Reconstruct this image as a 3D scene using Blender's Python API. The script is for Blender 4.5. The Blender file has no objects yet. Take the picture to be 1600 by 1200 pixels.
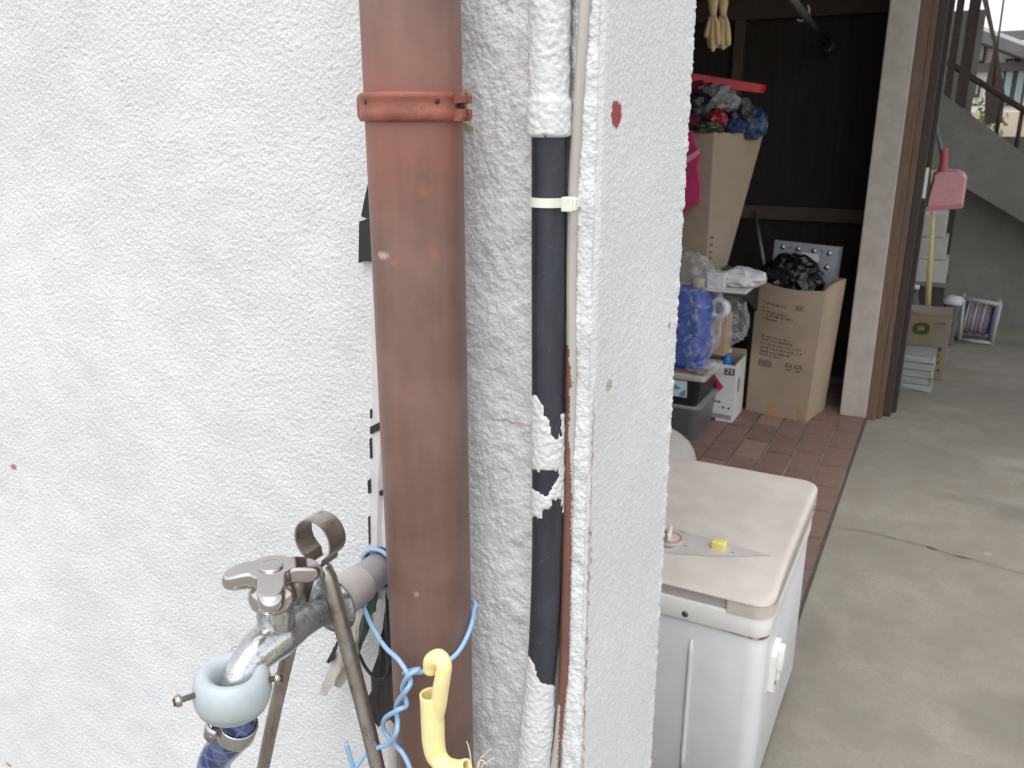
import bpy, bmesh, math, random
import numpy as np
from mathutils import Vector, Matrix, noise as mnoise

random.seed(7)
scene = bpy.context.scene
COL = scene.collection

# ------------------------------------------------------------------ camera
H = 1.2
F_PX = 1300.0
YAW, PITCH = math.radians(27.5), math.radians(17.1)
cam_d = bpy.data.cameras.new('camera')
cam_d.sensor_width = 36.0
cam_d.lens = F_PX / 1600.0 * 36.0
cam_d.clip_start, cam_d.clip_end = 0.02, 2000.0
cam_d.dof.use_dof = True
cam_d.dof.focus_distance = 0.60
cam_d.dof.aperture_fstop = 22.0
cam = bpy.data.objects.new('camera', cam_d)
COL.objects.link(cam)
cam.location = (0, 0, H)
cam.rotation_euler = (math.pi / 2 - PITCH, 0, YAW)
scene.camera = cam
scene.render.resolution_x, scene.render.resolution_y = 1024, 768

# ------------------------------------------------------------------ sky, sun, exposure
SUN_FROM = Vector((0.16, -0.50, 1.2)).normalized()
world = bpy.data.worlds.new('World')
scene.world = world
world.use_nodes = True
nt = world.node_tree
nt.nodes.clear()
sky = nt.nodes.new('ShaderNodeTexSky')
sky.sky_type = 'NISHITA'
sky.sun_disc = False
sky.sun_elevation = math.asin(SUN_FROM.z)
sky.sun_rotation = math.atan2(SUN_FROM.x, SUN_FROM.y)
sky.air_density, sky.dust_density, sky.ozone_density = 1.0, 2.0, 1.0
hs = nt.nodes.new('ShaderNodeHueSaturation')
hs.inputs['Saturation'].default_value = 0.22
bg = nt.nodes.new('ShaderNodeBackground')
bg.inputs['Strength'].default_value = 0.15
wo = nt.nodes.new('ShaderNodeOutputWorld')
nt.links.new(sky.outputs[0], hs.inputs['Color'])
nt.links.new(hs.outputs[0], bg.inputs['Color'])
nt.links.new(bg.outputs[0], wo.inputs['Surface'])
sun_d = bpy.data.lights.new('sun', 'SUN')
sun_d.energy = 0.6
sun_d.angle = math.radians(40)
sun_d.color = (1.0, 0.98, 0.95)
sun = bpy.data.objects.new('sun', sun_d)
COL.objects.link(sun)
sun.rotation_euler = SUN_FROM.to_track_quat('Z', 'Y').to_euler()
scene.view_settings.view_transform = 'Standard'
scene.view_settings.look = 'None'
scene.view_settings.gamma = 1.0
scene.view_settings.use_curve_mapping = False
scene.view_settings.exposure = 0.94

# ------------------------------------------------------------------ pixel rays (1600 x 1200 photograph)
_h = np.array([-math.sin(YAW), math.cos(YAW), 0.0])
_r = np.array([math.cos(YAW), math.sin(YAW), 0.0])
_z = np.array([0, 0, 1.0])
_fw = _h * math.cos(PITCH) - _z * math.sin(PITCH)
_up = _h * math.sin(PITCH) + _z * math.cos(PITCH)
_o = np.array([0, 0, H])


def ray(x, y):
    return _fw + _r * (x - 800) / F_PX - _up * (y - 600) / F_PX


def PY(x, y, Y):
    d = ray(x, y)
    return Vector(_o + d * (Y / d[1]))


def PX(x, y, X):
    d = ray(x, y)
    return Vector(_o + d * (X / d[0]))


def PZ(x, y, Z):
    d = ray(x, y)
    return Vector(_o + d * ((Z - H) / d[2]))


def proj_np(P):
    q = P - _o
    c = q @ _fw
    return 800 + F_PX * (q @ _r) / c, 600 - F_PX * (q @ _up) / c


# ------------------------------------------------------------------ materials
MATS = {}


def lin(c):
    return tuple(((v / 255.0) / 12.92 if v / 255.0 <= 0.04045 else ((v / 255.0 + 0.055) / 1.055) ** 2.4) for v in c)


class NB:
    """tiny node builder"""
    def __init__(s, name):
        s.m = bpy.data.materials.new(name)
        s.m.use_nodes = True
        s.t = s.m.node_tree
        s.b = s.t.nodes['Principled BSDF']
        s.tc = s.t.nodes.new('ShaderNodeTexCoord')

    def n(s, typ, **kw):
        nd = s.t.nodes.new(typ)
        for k, v in kw.items():
            if k in nd.inputs.keys():
                nd.inputs[k].default_value = v
            else:
                setattr(nd, k, v)
        return nd

    def l(s, a, b):
        s.t.links.new(a, b)

    def coords(s, scale=(1, 1, 1), loc=(0, 0, 0), src='Object'):
        mp = s.n('ShaderNodeMapping')
        mp.inputs['Scale'].default_value = scale
        mp.inputs['Location'].default_value = loc
        s.l(s.tc.outputs[src], mp.inputs['Vector'])
        return mp.outputs[0]

    def noise(s, scale, detail=4, rough=0.55, co=None, dist=0.0):
        nd = s.n('ShaderNodeTexNoise')
        nd.inputs['Scale'].default_value = scale
        nd.inputs['Detail'].default_value = detail
        nd.inputs['Roughness'].default_value = rough
        nd.inputs['Distortion'].default_value = dist
        s.l(co if co is not None else s.tc.outputs['Object'], nd.inputs['Vector'])
        return nd.outputs['Fac']

    def ramp(s, fac, stops):
        r = s.n('ShaderNodeValToRGB')
        e = r.color_ramp.elements
        while len(e) < len(stops):
            e.new(0.5)
        for i, (p, c) in enumerate(stops):
            e[i].position = p
            e[i].color = (*c, 1) if len(c) == 3 else c
        s.l(fac, r.inputs[0])
        return r.outputs[0]

    def mix(s, fac, a, b):
        m = s.n('ShaderNodeMix', data_type='RGBA')
        if isinstance(fac, (int, float)):
            m.inputs[0].default_value = fac
        else:
            s.l(fac, m.inputs[0])
        for v, i in ((a, 6), (b, 7)):
            if isinstance(v, tuple):
                m.inputs[i].default_value = (*v, 1)
            else:
                s.l(v, m.inputs[i])
        return m.outputs[2]

    def math(s, op, a, b=None, c=None):
        m = s.n('ShaderNodeMath', operation=op)
        for i, v in enumerate((a, b, c)):
            if v is None:
                continue
            if isinstance(v, (int, float)):
                m.inputs[i].default_value = v
            else:
                s.l(v, m.inputs[i])
        return m.outputs[0]

    def color(s, c):
        if isinstance(c, tuple):
            s.b.inputs['Base Color'].default_value = (*c, 1)
        else:
            s.l(c, s.b.inputs['Base Color'])

    def bump(s, h, strength=0.3, dist=0.002):
        bp = s.n('ShaderNodeBump')
        bp.inputs['Strength'].default_value = strength
        bp.inputs['Distance'].default_value = dist
        s.l(h, bp.inputs['Height'])
        s.l(bp.outputs[0], s.b.inputs['Normal'])

    def rough(s, v):
        if isinstance(v, (int, float)):
            s.b.inputs['Roughness'].default_value = v
        else:
            s.l(v, s.b.inputs['Roughness'])


def simple(name, rgb, rough=0.6, var=0.12, scale=30, bump=0.0, bscale=200, metal=0.0, bdist=0.001):
    """sRGB base with mottling, optional fine bump"""
    if name in MATS:
        return MATS[name]
    b = NB(name)
    c = lin(rgb)
    f = b.noise(scale, 5)
    lo = tuple(v * (1 - var) for v in c)
    hi = tuple(min(1, v * (1 + var)) for v in c)
    b.color(b.ramp(f, [(0.3, lo), (0.7, hi)]))
    f2 = b.noise(scale * 2.3, 3)
    b.rough(b.math('ADD', b.math('MULTIPLY', f2, 0.2), rough - 0.1))
    b.b.inputs['Metallic'].default_value = metal
    if bump:
        b.bump(b.noise(bscale, 4), bump, bdist)
    MATS[name] = b.m
    return b.m


def geo_xyz(b):
    g = b.n('ShaderNodeNewGeometry')
    s = b.n('ShaderNodeSeparateXYZ')
    b.l(g.outputs['Position'], s.inputs[0])
    return g.outputs['Position'], s.outputs


def spot(b, centre, radii, wobble=0.35, nscale=120, edge=0.12):
    """0..1 mask of a colour spot with its own shape"""
    pos, _ = geo_xyz(b)
    mp = b.n('ShaderNodeMapping', vector_type='TEXTURE')
    mp.inputs['Location'].default_value = centre
    mp.inputs['Scale'].default_value = radii
    b.l(pos, mp.inputs['Vector'])
    ln = b.n('ShaderNodeVectorMath', operation='LENGTH')
    b.l(mp.outputs[0], ln.inputs[0])
    nz = b.noise(nscale, 3)
    v = b.math('ADD', ln.outputs['Value'], b.math('MULTIPLY', b.math('SUBTRACT', nz, 0.5), wobble * 4))
    mr = b.n('ShaderNodeMapRange')
    mr.inputs['From Min'].default_value = 1 + edge
    mr.inputs['From Max'].default_value = 1 - edge
    b.l(v, mr.inputs['Value'])
    return mr.outputs[0]


# ------------------------------------------------------------------ mesh helpers
def link(name, me, mat, parent=None, smooth=False):
    if mat is not None:
        me.materials.append(mat)
    if smooth:
        me.polygons.foreach_set('use_smooth', [True] * len(me.polygons))
    o = bpy.data.objects.new(name, me)
    COL.objects.link(o)
    if parent is not None:
        o.parent = parent
        if parent.type == 'EMPTY':
            o.matrix_parent_inverse = Matrix.Translation(-Vector(parent.location))
    return o


def mk(name, V, Fs, mat, parent=None, smooth=False, fixn=True):
    me = bpy.data.meshes.new(name)
    me.from_pydata([tuple(v) for v in V], [], [tuple(f) for f in Fs])
    if fixn:
        bm = bmesh.new()
        bm.from_mesh(me)
        bmesh.ops.recalc_face_normals(bm, faces=bm.faces)
        bm.to_mesh(me)
        bm.free()
    me.update()
    return link(name, me, mat, parent, smooth)


def thing(name, loc, label, cat, group=None):
    o = bpy.data.objects.new(name, None)
    o.empty_display_size = 0.05
    COL.objects.link(o)
    o.location = loc
    o['label'], o['category'] = label, cat
    if group:
        o['group'] = group
    return o


def tag(o, label, cat, group=None):
    o['label'], o['category'] = label, cat
    if group:
        o['group'] = group
    return o


def merge(*ms):
    V, Fs = [], []
    for v, f in ms:
        k = len(V)
        V += list(v)
        Fs += [tuple(i + k for i in q) for q in f]
    return V, Fs


def g_box(lo, hi, bev=0.0, seg=2):
    bm = bmesh.new()
    bmesh.ops.create_cube(bm, size=1.0)
    lo, hi = Vector(lo), Vector(hi)
    for v in bm.verts:
        v.co = Vector(((lo[i] + hi[i]) / 2 + v.co[i] * (hi[i] - lo[i])) for i in range(3))
    if bev:
        bmesh.ops.bevel(bm, geom=bm.edges[:], offset=bev, segments=seg, affect='EDGES', profile=0.5)
    bm.verts.index_update()
    r = ([v.co.copy() for v in bm.verts], [tuple(v.index for v in f.verts) for f in bm.faces])
    bm.free()
    return r


def box(name, lo, hi, mat, parent=None, bev=0.0, smooth=False):
    return mk(name, *g_box(lo, hi, bev), mat, parent, smooth)


def rot_mesh(m, M):
    return [M @ Vector(v) for v in m[0]], m[1]


def smooth_path(pts, n=8):
    pts = [Vector(p) for p in pts]
    if len(pts) < 3:
        return pts
    P = [2 * pts[0] - pts[1]] + pts + [2 * pts[-1] - pts[-2]]
    out = []
    for i in range(1, len(P) - 2):
        a, b, c, d = P[i - 1], P[i], P[i + 1], P[i + 2]
        for k in range(n):
            t = k / n
            out.append(0.5 * ((2 * b) + (c - a) * t + (2 * a - 5 * b + 4 * c - d) * t * t + (3 * b - a - 3 * c + d) * t ** 3))
    out.append(pts[-1])
    return out


def frames(path):
    T = []
    for i in range(len(path)):
        a = path[max(0, i - 1)]
        b = path[min(len(path) - 1, i + 1)]
        T.append((b - a).normalized())
    up = Vector((0, 0, 1)) if abs(T[0].z) < 0.9 else Vector((1, 0, 0))
    N = [(up - T[0] * up.dot(T[0])).normalized()]
    for i in range(1, len(path)):
        n = N[-1] - T[i] * N[-1].dot(T[i])
        N.append(n.normalized())
    return T, N


def g_tube(path, r, seg=16, cap=True, hollow=0.0):
    path = [Vector(p) for p in path]
    n = len(path)
    rs = [r] * n if isinstance(r, (int, float)) else list(r)
    if len(rs) != n:
        rs = list(np.interp(np.linspace(0, 1, n), np.linspace(0, 1, len(rs)), rs))
    T, N = frames(path)
    V, Fs = [], []
    for i in range(n):
        B = T[i].cross(N[i])
        for k in range(seg):
            a = 2 * math.pi * k / seg
            V.append(path[i] + (N[i] * math.cos(a) + B * math.sin(a)) * rs[i])
    for i in range(n - 1):
        for k in range(seg):
            k2 = (k + 1) % seg
            Fs.append((i * seg + k, i * seg + k2, (i + 1) * seg + k2, (i + 1) * seg + k))
    if cap:
        Fs.append(tuple(range(seg)))
        Fs.append(tuple(range((n - 1) * seg, n * seg)))
    return V, Fs


def tube(name, path, r, mat, parent=None, seg=16, cap=True, smooth=True, uv=False):
    V, Fs = g_tube(path, r, seg, cap)
    o = mk(name, V, Fs, mat, parent, smooth)
    if uv:
        me = o.data
        lay = me.uv_layers.new(name='UVMap')
        L = [0.0]
        for i in range(1, len(path)):
            L.append(L[-1] + (Vector(path[i]) - Vector(path[i - 1])).length)
        for p in me.polygons:
            ks = [me.loops[li].vertex_index % seg for li in p.loop_indices]
            wrap = max(ks) - min(ks) > seg / 2
            for li, k in zip(p.loop_indices, ks):
                i = me.loops[li].vertex_index // seg
                kk = k + seg if (wrap and k == 0) else k
                lay.data[li].uv = (kk / seg, L[i])
    return o


def g_lathe(prof, M=None, seg=32, cap=True):
    """prof: (r, z) list, axis +Z, then matrix"""
    V, Fs = [], []
    for r, z in prof:
        for k in range(seg):
            a = 2 * math.pi * k / seg
            V.append(Vector((r * math.cos(a), r * math.sin(a), z)))
    n = len(prof)
    for i in range(n - 1):
        for k in range(seg):
            k2 = (k + 1) % seg
            Fs.append((i * seg + k, i * seg + k2, (i + 1) * seg + k2, (i + 1) * seg + k))
    if cap:
        Fs.append(tuple(range(seg)))
        Fs.append(tuple(range((n - 1) * seg, n * seg)))
    if M is not None:
        V = [M @ v for v in V]
    return V, Fs


def lathe(name, prof, M, mat, parent=None, seg=32, cap=True, smooth=True):
    return mk(name, *g_lathe(prof, M, seg, cap), mat, parent, smooth)


def axis(p, d):
    """matrix taking +Z to direction d at p"""
    return Matrix.Translation(Vector(p)) @ Vector(d).to_track_quat('Z', 'Y').to_matrix().to_4x4()


def g_prism(poly, d):
    """poly: list of 3-D points, extruded by vector d"""
    n = len(poly)
    d = Vector(d)
    V = [Vector(p) for p in poly] + [Vector(p) + d for p in poly]
    Fs = [tuple(range(n)), tuple(range(2 * n - 1, n - 1, -1))]
    for i in range(n):
        j = (i + 1) % n
        Fs.append((i, j, n + j, n + i))
    return V, Fs


def prism(name, poly, d, mat, parent=None):
    return mk(name, *g_prism(poly, d), mat, parent)


def g_ribbon(path, width_dir, w, th):
    """strip: path points, width vector, thickness along path normal"""
    path = [Vector(p) for p in path]
    wd = Vector(width_dir).normalized()
    V, Fs = [], []
    n = len(path)
    for i in range(n):
        a, b = path[max(0, i - 1)], path[min(n - 1, i + 1)]
        t = (b - a).normalized()
        nn = t.cross(wd).normalized() * th / 2
        for sw, sn in ((-1, -1), (1, -1), (1, 1), (-1, 1)):
            V.append(path[i] + wd * (w / 2 * sw) + nn * sn)
    for i in range(n - 1):
        for k in range(4):
            k2 = (k + 1) % 4
            Fs.append((i * 4 + k, i * 4 + k2, i * 4 + 4 + k2, i * 4 + 4 + k))
    Fs += [(0, 1, 2, 3), tuple(range(n * 4 - 4, n * 4))]
    return V, Fs


def crumple(name, c, dims, mat, parent=None, seed=0, amp=0.18, sub=4, freq=2.2, ridge=True, flat=0.0, facet=False):
    bm = bmesh.new()
    bmesh.ops.create_icosphere(bm, subdivisions=sub, radius=1.0)
    off = Vector((seed * 3.7, seed * 1.3, seed * 7.1))
    for v in bm.verts:
        p = v.co.normalized()
        a = 0.0
        fr, am = freq, amp
        for k in range(3):
            q = mnoise.noise(p * fr + off)
            a += am * ((1 - 2.2 * abs(q)) if ridge else q)
            fr *= 2.1
            am *= 0.55
        co = p * (1 + a)
        if flat and co.z < -1 + flat:
            co.z = -1 + flat
        v.co = Vector((c[0] + co.x * dims[0], c[1] + co.y * dims[1], c[2] + co.z * dims[2]))
    me = bpy.data.meshes.new(name)
    bm.to_mesh(me)
    bm.free()
    return link(name, me, mat, parent, not facet)


def grid_mesh(name, P, mat, parent=None, keep=None, smooth=True):
    """P: (n, m, 3) array of points"""
    n, m = P.shape[:2]
    idx = np.arange(n * m).reshape(n, m)
    q = np.stack([idx[:-1, :-1], idx[:-1, 1:], idx[1:, 1:], idx[1:, :-1]], -1).reshape(-1, 4)
    if keep is not None:
        q = q[keep.reshape(-1)]
    me = bpy.data.meshes.new(name)
    me.vertices.add(n * m)
    me.vertices.foreach_set('co', P.reshape(-1).astype(np.float32))
    me.loops.add(q.size)
    me.loops.foreach_set('vertex_index', q.reshape(-1).astype(np.int32))
    me.polygons.add(len(q))
    me.polygons.foreach_set('loop_start', (np.arange(len(q)) * 4).astype(np.int32))
    me.polygons.foreach_set('loop_total', np.full(len(q), 4, np.int32))
    me.update(calc_edges=True)
    me.validate()
    if keep is not None:
        bm = bmesh.new()
        bm.from_mesh(me)
        bmesh.ops.delete(bm, geom=[v for v in bm.verts if not v.link_faces], context='VERTS')
        bm.to_mesh(me)
        bm.free()
    return link(name, me, mat, parent, smooth)


def fnoise(n, m, d, wl, seed, bw=0.45, ax=1.0, ay=1.0, shear=0.0):
    """band-passed noise, n x m cells of size d, wavelength wl, unit std"""
    rng = np.random.default_rng(seed)
    w = rng.standard_normal((n, m))
    ky = np.fft.fftfreq(n, d)[:, None] * ay
    kx = np.fft.rfftfreq(m, d)[None, :] * ax
    kx2 = kx + shear * ky
    k = np.sqrt(kx2 ** 2 + ky ** 2) * wl
    k[0, 0] = 1e-6
    flt = np.exp(-(np.log2(np.maximum(k, 1e-6)) ** 2) / (2 * bw * bw))
    o = np.fft.irfft2(np.fft.rfft2(w) * flt, s=(n, m))
    return (o - o.mean()) / o.std()


def in_poly(px, py, poly):
    ins = np.zeros(px.shape, bool)
    n = len(poly)
    for i in range(n):
        x1, y1 = poly[i]
        x2, y2 = poly[(i + 1) % n]
        c = (y1 > py) != (y2 > py)
        if y1 == y2:
            continue
        xi = (x2 - x1) * (py - y1) / (y2 - y1) + x1
        ins ^= c & (px < xi)
    return ins

# ================================================================== GROUND
def mat_concrete(name, rgb, dark=0.6):
    b = NB(name)
    c = lin(rgb)
    big = b.noise(1.7, 5, 0.6)
    med = b.noise(9, 5, 0.6, b.coords((1, 1, 1), (3, 1, 0)))
    fine = b.noise(160, 4, 0.7)
    col = b.ramp(big, [(0.34, tuple(v * 0.74 for v in c)), (0.62, c)])
    col = b.mix(b.math('MULTIPLY', b.ramp(med, [(0.40, (1, 1, 1)), (0.56, (0, 0, 0))]), 0.42), col, tuple(v * k for v, k in zip(c, (0.66, 0.62, 0.56))))
    col = b.mix(b.math('MULTIPLY', b.ramp(b.noise(4.0, 6, 0.7, b.coords((1, 1, 1), (8, 2, 0))), [(0.58, (0, 0, 0)), (0.70, (1, 1, 1))]), 0.3), col, tuple(v * 1.28 for v in c))
    col = b.mix(b.math('MULTIPLY', b.ramp(fine, [(0.42, (1, 1, 1)), (0.6, (0, 0, 0))]), 0.22), col, tuple(v * 0.55 for v in c))
    sp = b.noise(420, 2, 0.6)
    gr = b.noise(70, 5, 0.75, b.coords((1, 1, 1), (5, 5, 5)))
    col = b.mix(b.math('MULTIPLY', b.ramp(gr, [(0.36, (1, 1, 1)), (0.56, (0, 0, 0))]), 0.3), col, tuple(v * 0.62 for v in c))
    col = b.mix(b.math('MULTIPLY', b.ramp(sp, [(0.66, (0, 0, 0)), (0.72, (1, 1, 1))]), 0.35), col, tuple(v * 0.35 for v in c))
    if name == 'concrete_floor':
        for (px, py), rad, k, a in (((1588, 733), (0.05, 0.035, 1), 0.42, 0.75), ((1588, 727), (0.085, 0.075, 1), 1.3, 0.35), ((1535, 785), (0.13, 0.035, 1), 0.6, 0.55), ((1590, 805), (0.09, 0.06, 1), 0.55, 0.6), ((1590, 1140), (0.10, 0.10, 1), 0.6, 0.6), ((1272, 990), (0.035, 0.10, 1), 0.6, 0.55), ((1300, 930), (0.03, 0.07, 1), 0.66, 0.4), ((1480, 1030), (0.05, 0.03, 1), 0.7, 0.4), ((1560, 612), (0.20, 0.07, 1), 0.7, 0.5), ((1420, 730), (0.04, 0.05, 1), 0.72, 0.35), ((1340, 1120), (0.04, 0.03, 1), 0.65, 0.4), ((1480, 640), (0.10, 0.05, 1), 1.2, 0.4), ((1543, 865), (0.012, 0.012, 1), 1.3, 0.35)):
            ctr = tuple(PZ(px, py, 0.0))
            s = spot(b, ctr, rad, 0.5, 9, 0.4)  # puddle and stain patches; the long band is shading put into the colour
            col = b.mix(b.math('MULTIPLY', s, a), col, tuple(v * k for v in c))
    b.color(col)
    b.rough(b.math('ADD', b.math('MULTIPLY', med, 0.25), 0.68))
    b.bump(b.math('ADD', fine, b.math('MULTIPLY', med, 1.5)), 0.35, 0.003)
    return b.m


M_CONC = mat_concrete('concrete_floor', (160, 154, 142))
M_CONC_W = mat_concrete('concrete_wall', (138, 135, 129))
G = 120.0
ground = mk('concrete_floor', [(-G, -G, 0), (G, -G, 0), (G, G, 0), (-G, G, 0)], [(0, 1, 2, 3)], M_CONC)
ground['kind'] = 'structure'

# hairline crack across the concrete
M_DARK = simple('dark_gap', (62, 58, 53), 0.9)
pts = [(1299, 822), (1330, 827), (1364, 832), (1400, 842), (1440, 851), (1462, 858), (1490, 867), (1530, 876), (1565, 887), (1600, 896), (1660, 906), (1740, 925)]
cp = smooth_path([PZ(x, y, 0.004) for x, y in pts], 7)
V, Fs = [], []
for i, p in enumerate(cp):
    w = 0.0006 + 0.0008 * abs(mnoise.noise(Vector((i * 0.31, 2.0, 0))))
    for cx, cw in ((1455, 0.003), (1505, 0.002), (1395, 0.0012)):
        u = proj_np(np.array(p))[0]
        w += cw * math.exp(-((u - cx) / 9.0) ** 2)
    j = 0.0025 * mnoise.noise(Vector((i * 0.7, 9.1, 0)))
    V += [p + Vector((0, j - w, 0)), p + Vector((0, j + w, 0))]
    if i:
        k = 2 * i
        Fs.append((k - 2, k, k + 1, k - 1))
crack = mk('crack', V, Fs, M_DARK, ground)

# ---- quarry tiles inside the storage
b = NB('tile_clay')
oi = b.n('ShaderNodeObjectInfo')
c1 = b.ramp(oi.outputs['Random'], [(0.0, lin((112, 87, 81))), (0.35, lin((132, 102, 93))), (0.7, lin((122, 94, 88))), (1.0, lin((146, 119, 108)))])
nz = b.noise(14, 5, 0.65)
col = b.mix(b.math('MULTIPLY', b.ramp(nz, [(0.4, (0, 0, 0)), (0.7, (1, 1, 1))]), 0.45), c1, lin((140, 125, 116)))
col = b.mix(b.math('MULTIPLY', b.ramp(b.noise(90, 4), [(0.5, (0, 0, 0)), (0.66, (1, 1, 1))]), 0.35), col, lin((96, 70, 62)))
b.color(col)
b.rough(b.math('ADD', b.math('MULTIPLY', nz, 0.3), 0.42))
b.bump(b.noise(60, 4), 0.15, 0.002)
M_TILE = b.m
M_MORTAR = simple('tile_mortar', (158, 150, 138), 0.9, 0.25, 25, 0.4, 300)
EDGE = -0.206
paving = mk('tile_paving', [(-3.0, 0.74, 0.004), (EDGE, 0.74, 0.004), (EDGE, 4.32, 0.004), (-3.0, 4.32, 0.004)], [(0, 1, 2, 3)], M_MORTAR)
paving['kind'] = 'structure'
mk('edge_gap', [(EDGE - 0.0075, 0.74, 0.0062), (EDGE + 0.003, 0.74, 0.0062), (EDGE + 0.003, 4.32, 0.0062), (EDGE - 0.0075, 4.32, 0.0062)], [(0, 1, 2, 3)], simple('gap_grey_green', (74, 76, 68), 0.95, 0.35, 40), paving)  # dark grey-green strip laid over the gap between tiles and concrete
tile_me = []
for v in range(3):
    t = 0.0055
    bm = bmesh.new()
    bmesh.ops.create_cube(bm, size=1)
    for q in bm.verts:
        s = 0.5 if q.co.z < 0 else 0.49
        q.co = Vector((q.co.x * 0.094 * (s / 0.5), q.co.y * 0.197 * (s / 0.5), 0.0045 + q.co.z * 0.011))
    bmesh.ops.bevel(bm, geom=[e for e in bm.edges if all(q.co.z > 0.005 for q in e.verts)], offset=0.0025, segments=2, affect='EDGES')
    me = bpy.data.meshes.new('tile')
    bm.to_mesh(me)
    bm.free()
    me.materials.append(M_TILE)
    tile_me.append(me)
for i in range(13):
    cx = EDGE - 0.009 - 0.047 - i * 0.1005
    ph = (3.461, 3.354, 3.297, 3.40, 3.33, 3.44)[i % 6]
    j = -11 if i < 8 else -6
    y0 = ph - 0.1025
    for k in range(j, 5):
        y = y0 + k * 0.2045
        if y > 4.2 or y < 1.05:
            continue
        o = bpy.data.objects.new('tile', tile_me[(i * 3 + k) % 3])
        COL.objects.link(o)
        o.parent = paving
        o.location = (cx + random.uniform(-.0012, .0012), y + random.uniform(-.0015, .0015), 0.0045 + random.uniform(-.0008, .0012))
        o.rotation_euler = (random.uniform(-.004, .004), random.uniform(-.006, .006), random.uniform(-.006, .006))

# ================================================================== STUCCO WALL
D = 0.535
CX = -0.21


def mat_stucco(name, spots=(), grain=390, gd=0.0009, gs=0.75, tone=1.0):
    b = NB(name)
    base = b.ramp(b.noise(5, 5, 0.6), [(0.35, lin((214, 215, 217))), (0.65, lin((224, 225, 226)))])
    base = b.mix(b.math('MULTIPLY', b.ramp(b.noise(38, 5, 0.7), [(0.5, (0, 0, 0)), (0.75, (1, 1, 1))]), 0.22), base, lin((196, 192, 184)))
    pits = b.ramp(b.noise(520, 3, 0.55), [(0.68, (0, 0, 0)), (0.74, (1, 1, 1))])
    base = b.mix(b.math('MULTIPLY', pits, 0.5), base, lin((120, 116, 110)))
    for ctr, rad, rgb, wob, a in spots:
        s = spot(b, ctr, rad, wob, 260, 0.1)
        base = b.mix(b.math('MULTIPLY', s, a), base, lin(rgb))
    if tone != 1.0:
        base = b.mix(1 - tone, base, lin((150, 144, 132)))
    b.color(base)
    b.rough(0.78)
    vo = b.n('ShaderNodeTexVoronoi', feature='SMOOTH_F1')
    vo.inputs['Scale'].default_value = grain
    vo.inputs['Smoothness'].default_value = 0.35
    b.l(b.coords((1, 1, 1), (0.3, 0.1, 0.7)), vo.inputs['Vector'])
    g1 = b.math('MULTIPLY', vo.outputs['Distance'], -0.9)
    g2 = b.math('MULTIPLY', b.noise(grain * 0.75, 3, 0.65, None, 0.4), 1.6)
    b.bump(b.math('ADD', g1, g2), gs, gd)
    return b.m


p1, p2 = PY(22, 730, D), PX(963, 178, CX)
p2b, p2c = PY(828, 660, D), PX(945, 600, CX)
stains = [(tuple(p1), (0.0055, 0.02, 0.0045), (188, 92, 88), 0.55, 0.85),
          (tuple(p2), (0.02, 0.0095, 0.0085), (150, 48, 42), 0.30, 0.95),
          (tuple(PY(800, 660, D)), (0.018, 0.02, 0.0012), (158, 140, 105), 0.5, 0.55),
          (tuple(PY(14, 1195, D)), (0.006, 0.02, 0.003), (180, 80, 75), 0.5, 0.8),
          (tuple(PX(952, 602, CX)), (0.02, 0.006, 0.004), (150, 138, 112), 0.6, 0.6),
          (tuple(PX(1046, 508, CX)), (0.02, 0.004, 0.003), (170, 95, 88), 0.6, 0.6)]
M_STUCCO = mat_stucco('white_stucco', stains)
wall = thing('stucco_wall', (-1.6, D + 0.1, 0), 'white rough stucco wall with the brown downspout and water tap on it', 'wall')
# core and the outer reaches (beyond the view), plain with bump
b = NB('stucco_outer')
b.color(b.ramp(b.noise(5, 5, 0.6), [(0.35, lin((214, 215, 217))), (0.65, lin((224, 225, 226)))]))
b.rough(0.8)
b.bump(b.noise(140, 5, 0.6), 0.9, 0.004)
M_STUCCO_FAR = b.m
box('wall_core', (-4.5, D + 0.0022, -0.05), (CX - 0.003, D + 0.199, 3.2), M_STUCCO_FAR, wall)

d = 0.0013
X0, X1, Z0, Z1 = -1.26, CX - 0.0015, 0.26, 1.36
m = int(round((X1 - X0) / d)) + 1
n = int(round((Z1 - Z0) / d)) + 1
xs = np.linspace(X0, X1, m)
zs = np.linspace(Z0, Z1, n)
XX, ZZ = np.meshgrid(xs, zs)
fine = fnoise(n, m, d, 0.0055, 1, 0.8, 1.0, 1.1, 0.3)
mid = fnoise(n, m, d, 0.011, 2, 0.6)
tiny = fnoise(n, m, d, 0.0035, 3, 0.4)
soft = fnoise(n, m, d, 0.07, 4, 0.6)
pit = fnoise(n, m, d, 0.0048, 8, 0.4)
pits = np.exp(-((pit - 3.0) / 0.45) ** 2) * (pit < 3.0) + (pit >= 3.0)
hl = 0.00022 * np.maximum(fine + 0.45 * mid, -0.9) + 0.00008 * tiny + 0.00025 * soft - 0.0007 * pits
c1 = fnoise(n, m, d, 0.0068, 5, 0.5, 0.8, 1.2, -0.4)
c2 = fnoise(n, m, d, 0.02, 6, 0.5, 0.8, 1.2)
c3 = fnoise(n, m, d, 0.030, 7, 0.7, 0.8, 1.1, -0.3)
hr = 0.00027 * np.maximum(c1 + 0.4 * fine, -1.1) + 0.00040 * c2 + 0.00008 * tiny + 0.0007 * soft - 0.0006 * np.exp(-((c3 + 0.15 * c1) / 0.11) ** 2) - 0.0006 * pits
wgt = 1 / (1 + np.exp(-(XX + 0.352) / 0.008))
hh = hl * (1 - wgt) + hr * wgt
# rounded plaster bead at the corner
u = np.clip((XX + 0.2200) / 0.0140, -1, 1)
hh = hh + 0.0075 * np.sqrt(np.maximum(0, 1 - u * u))
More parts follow.
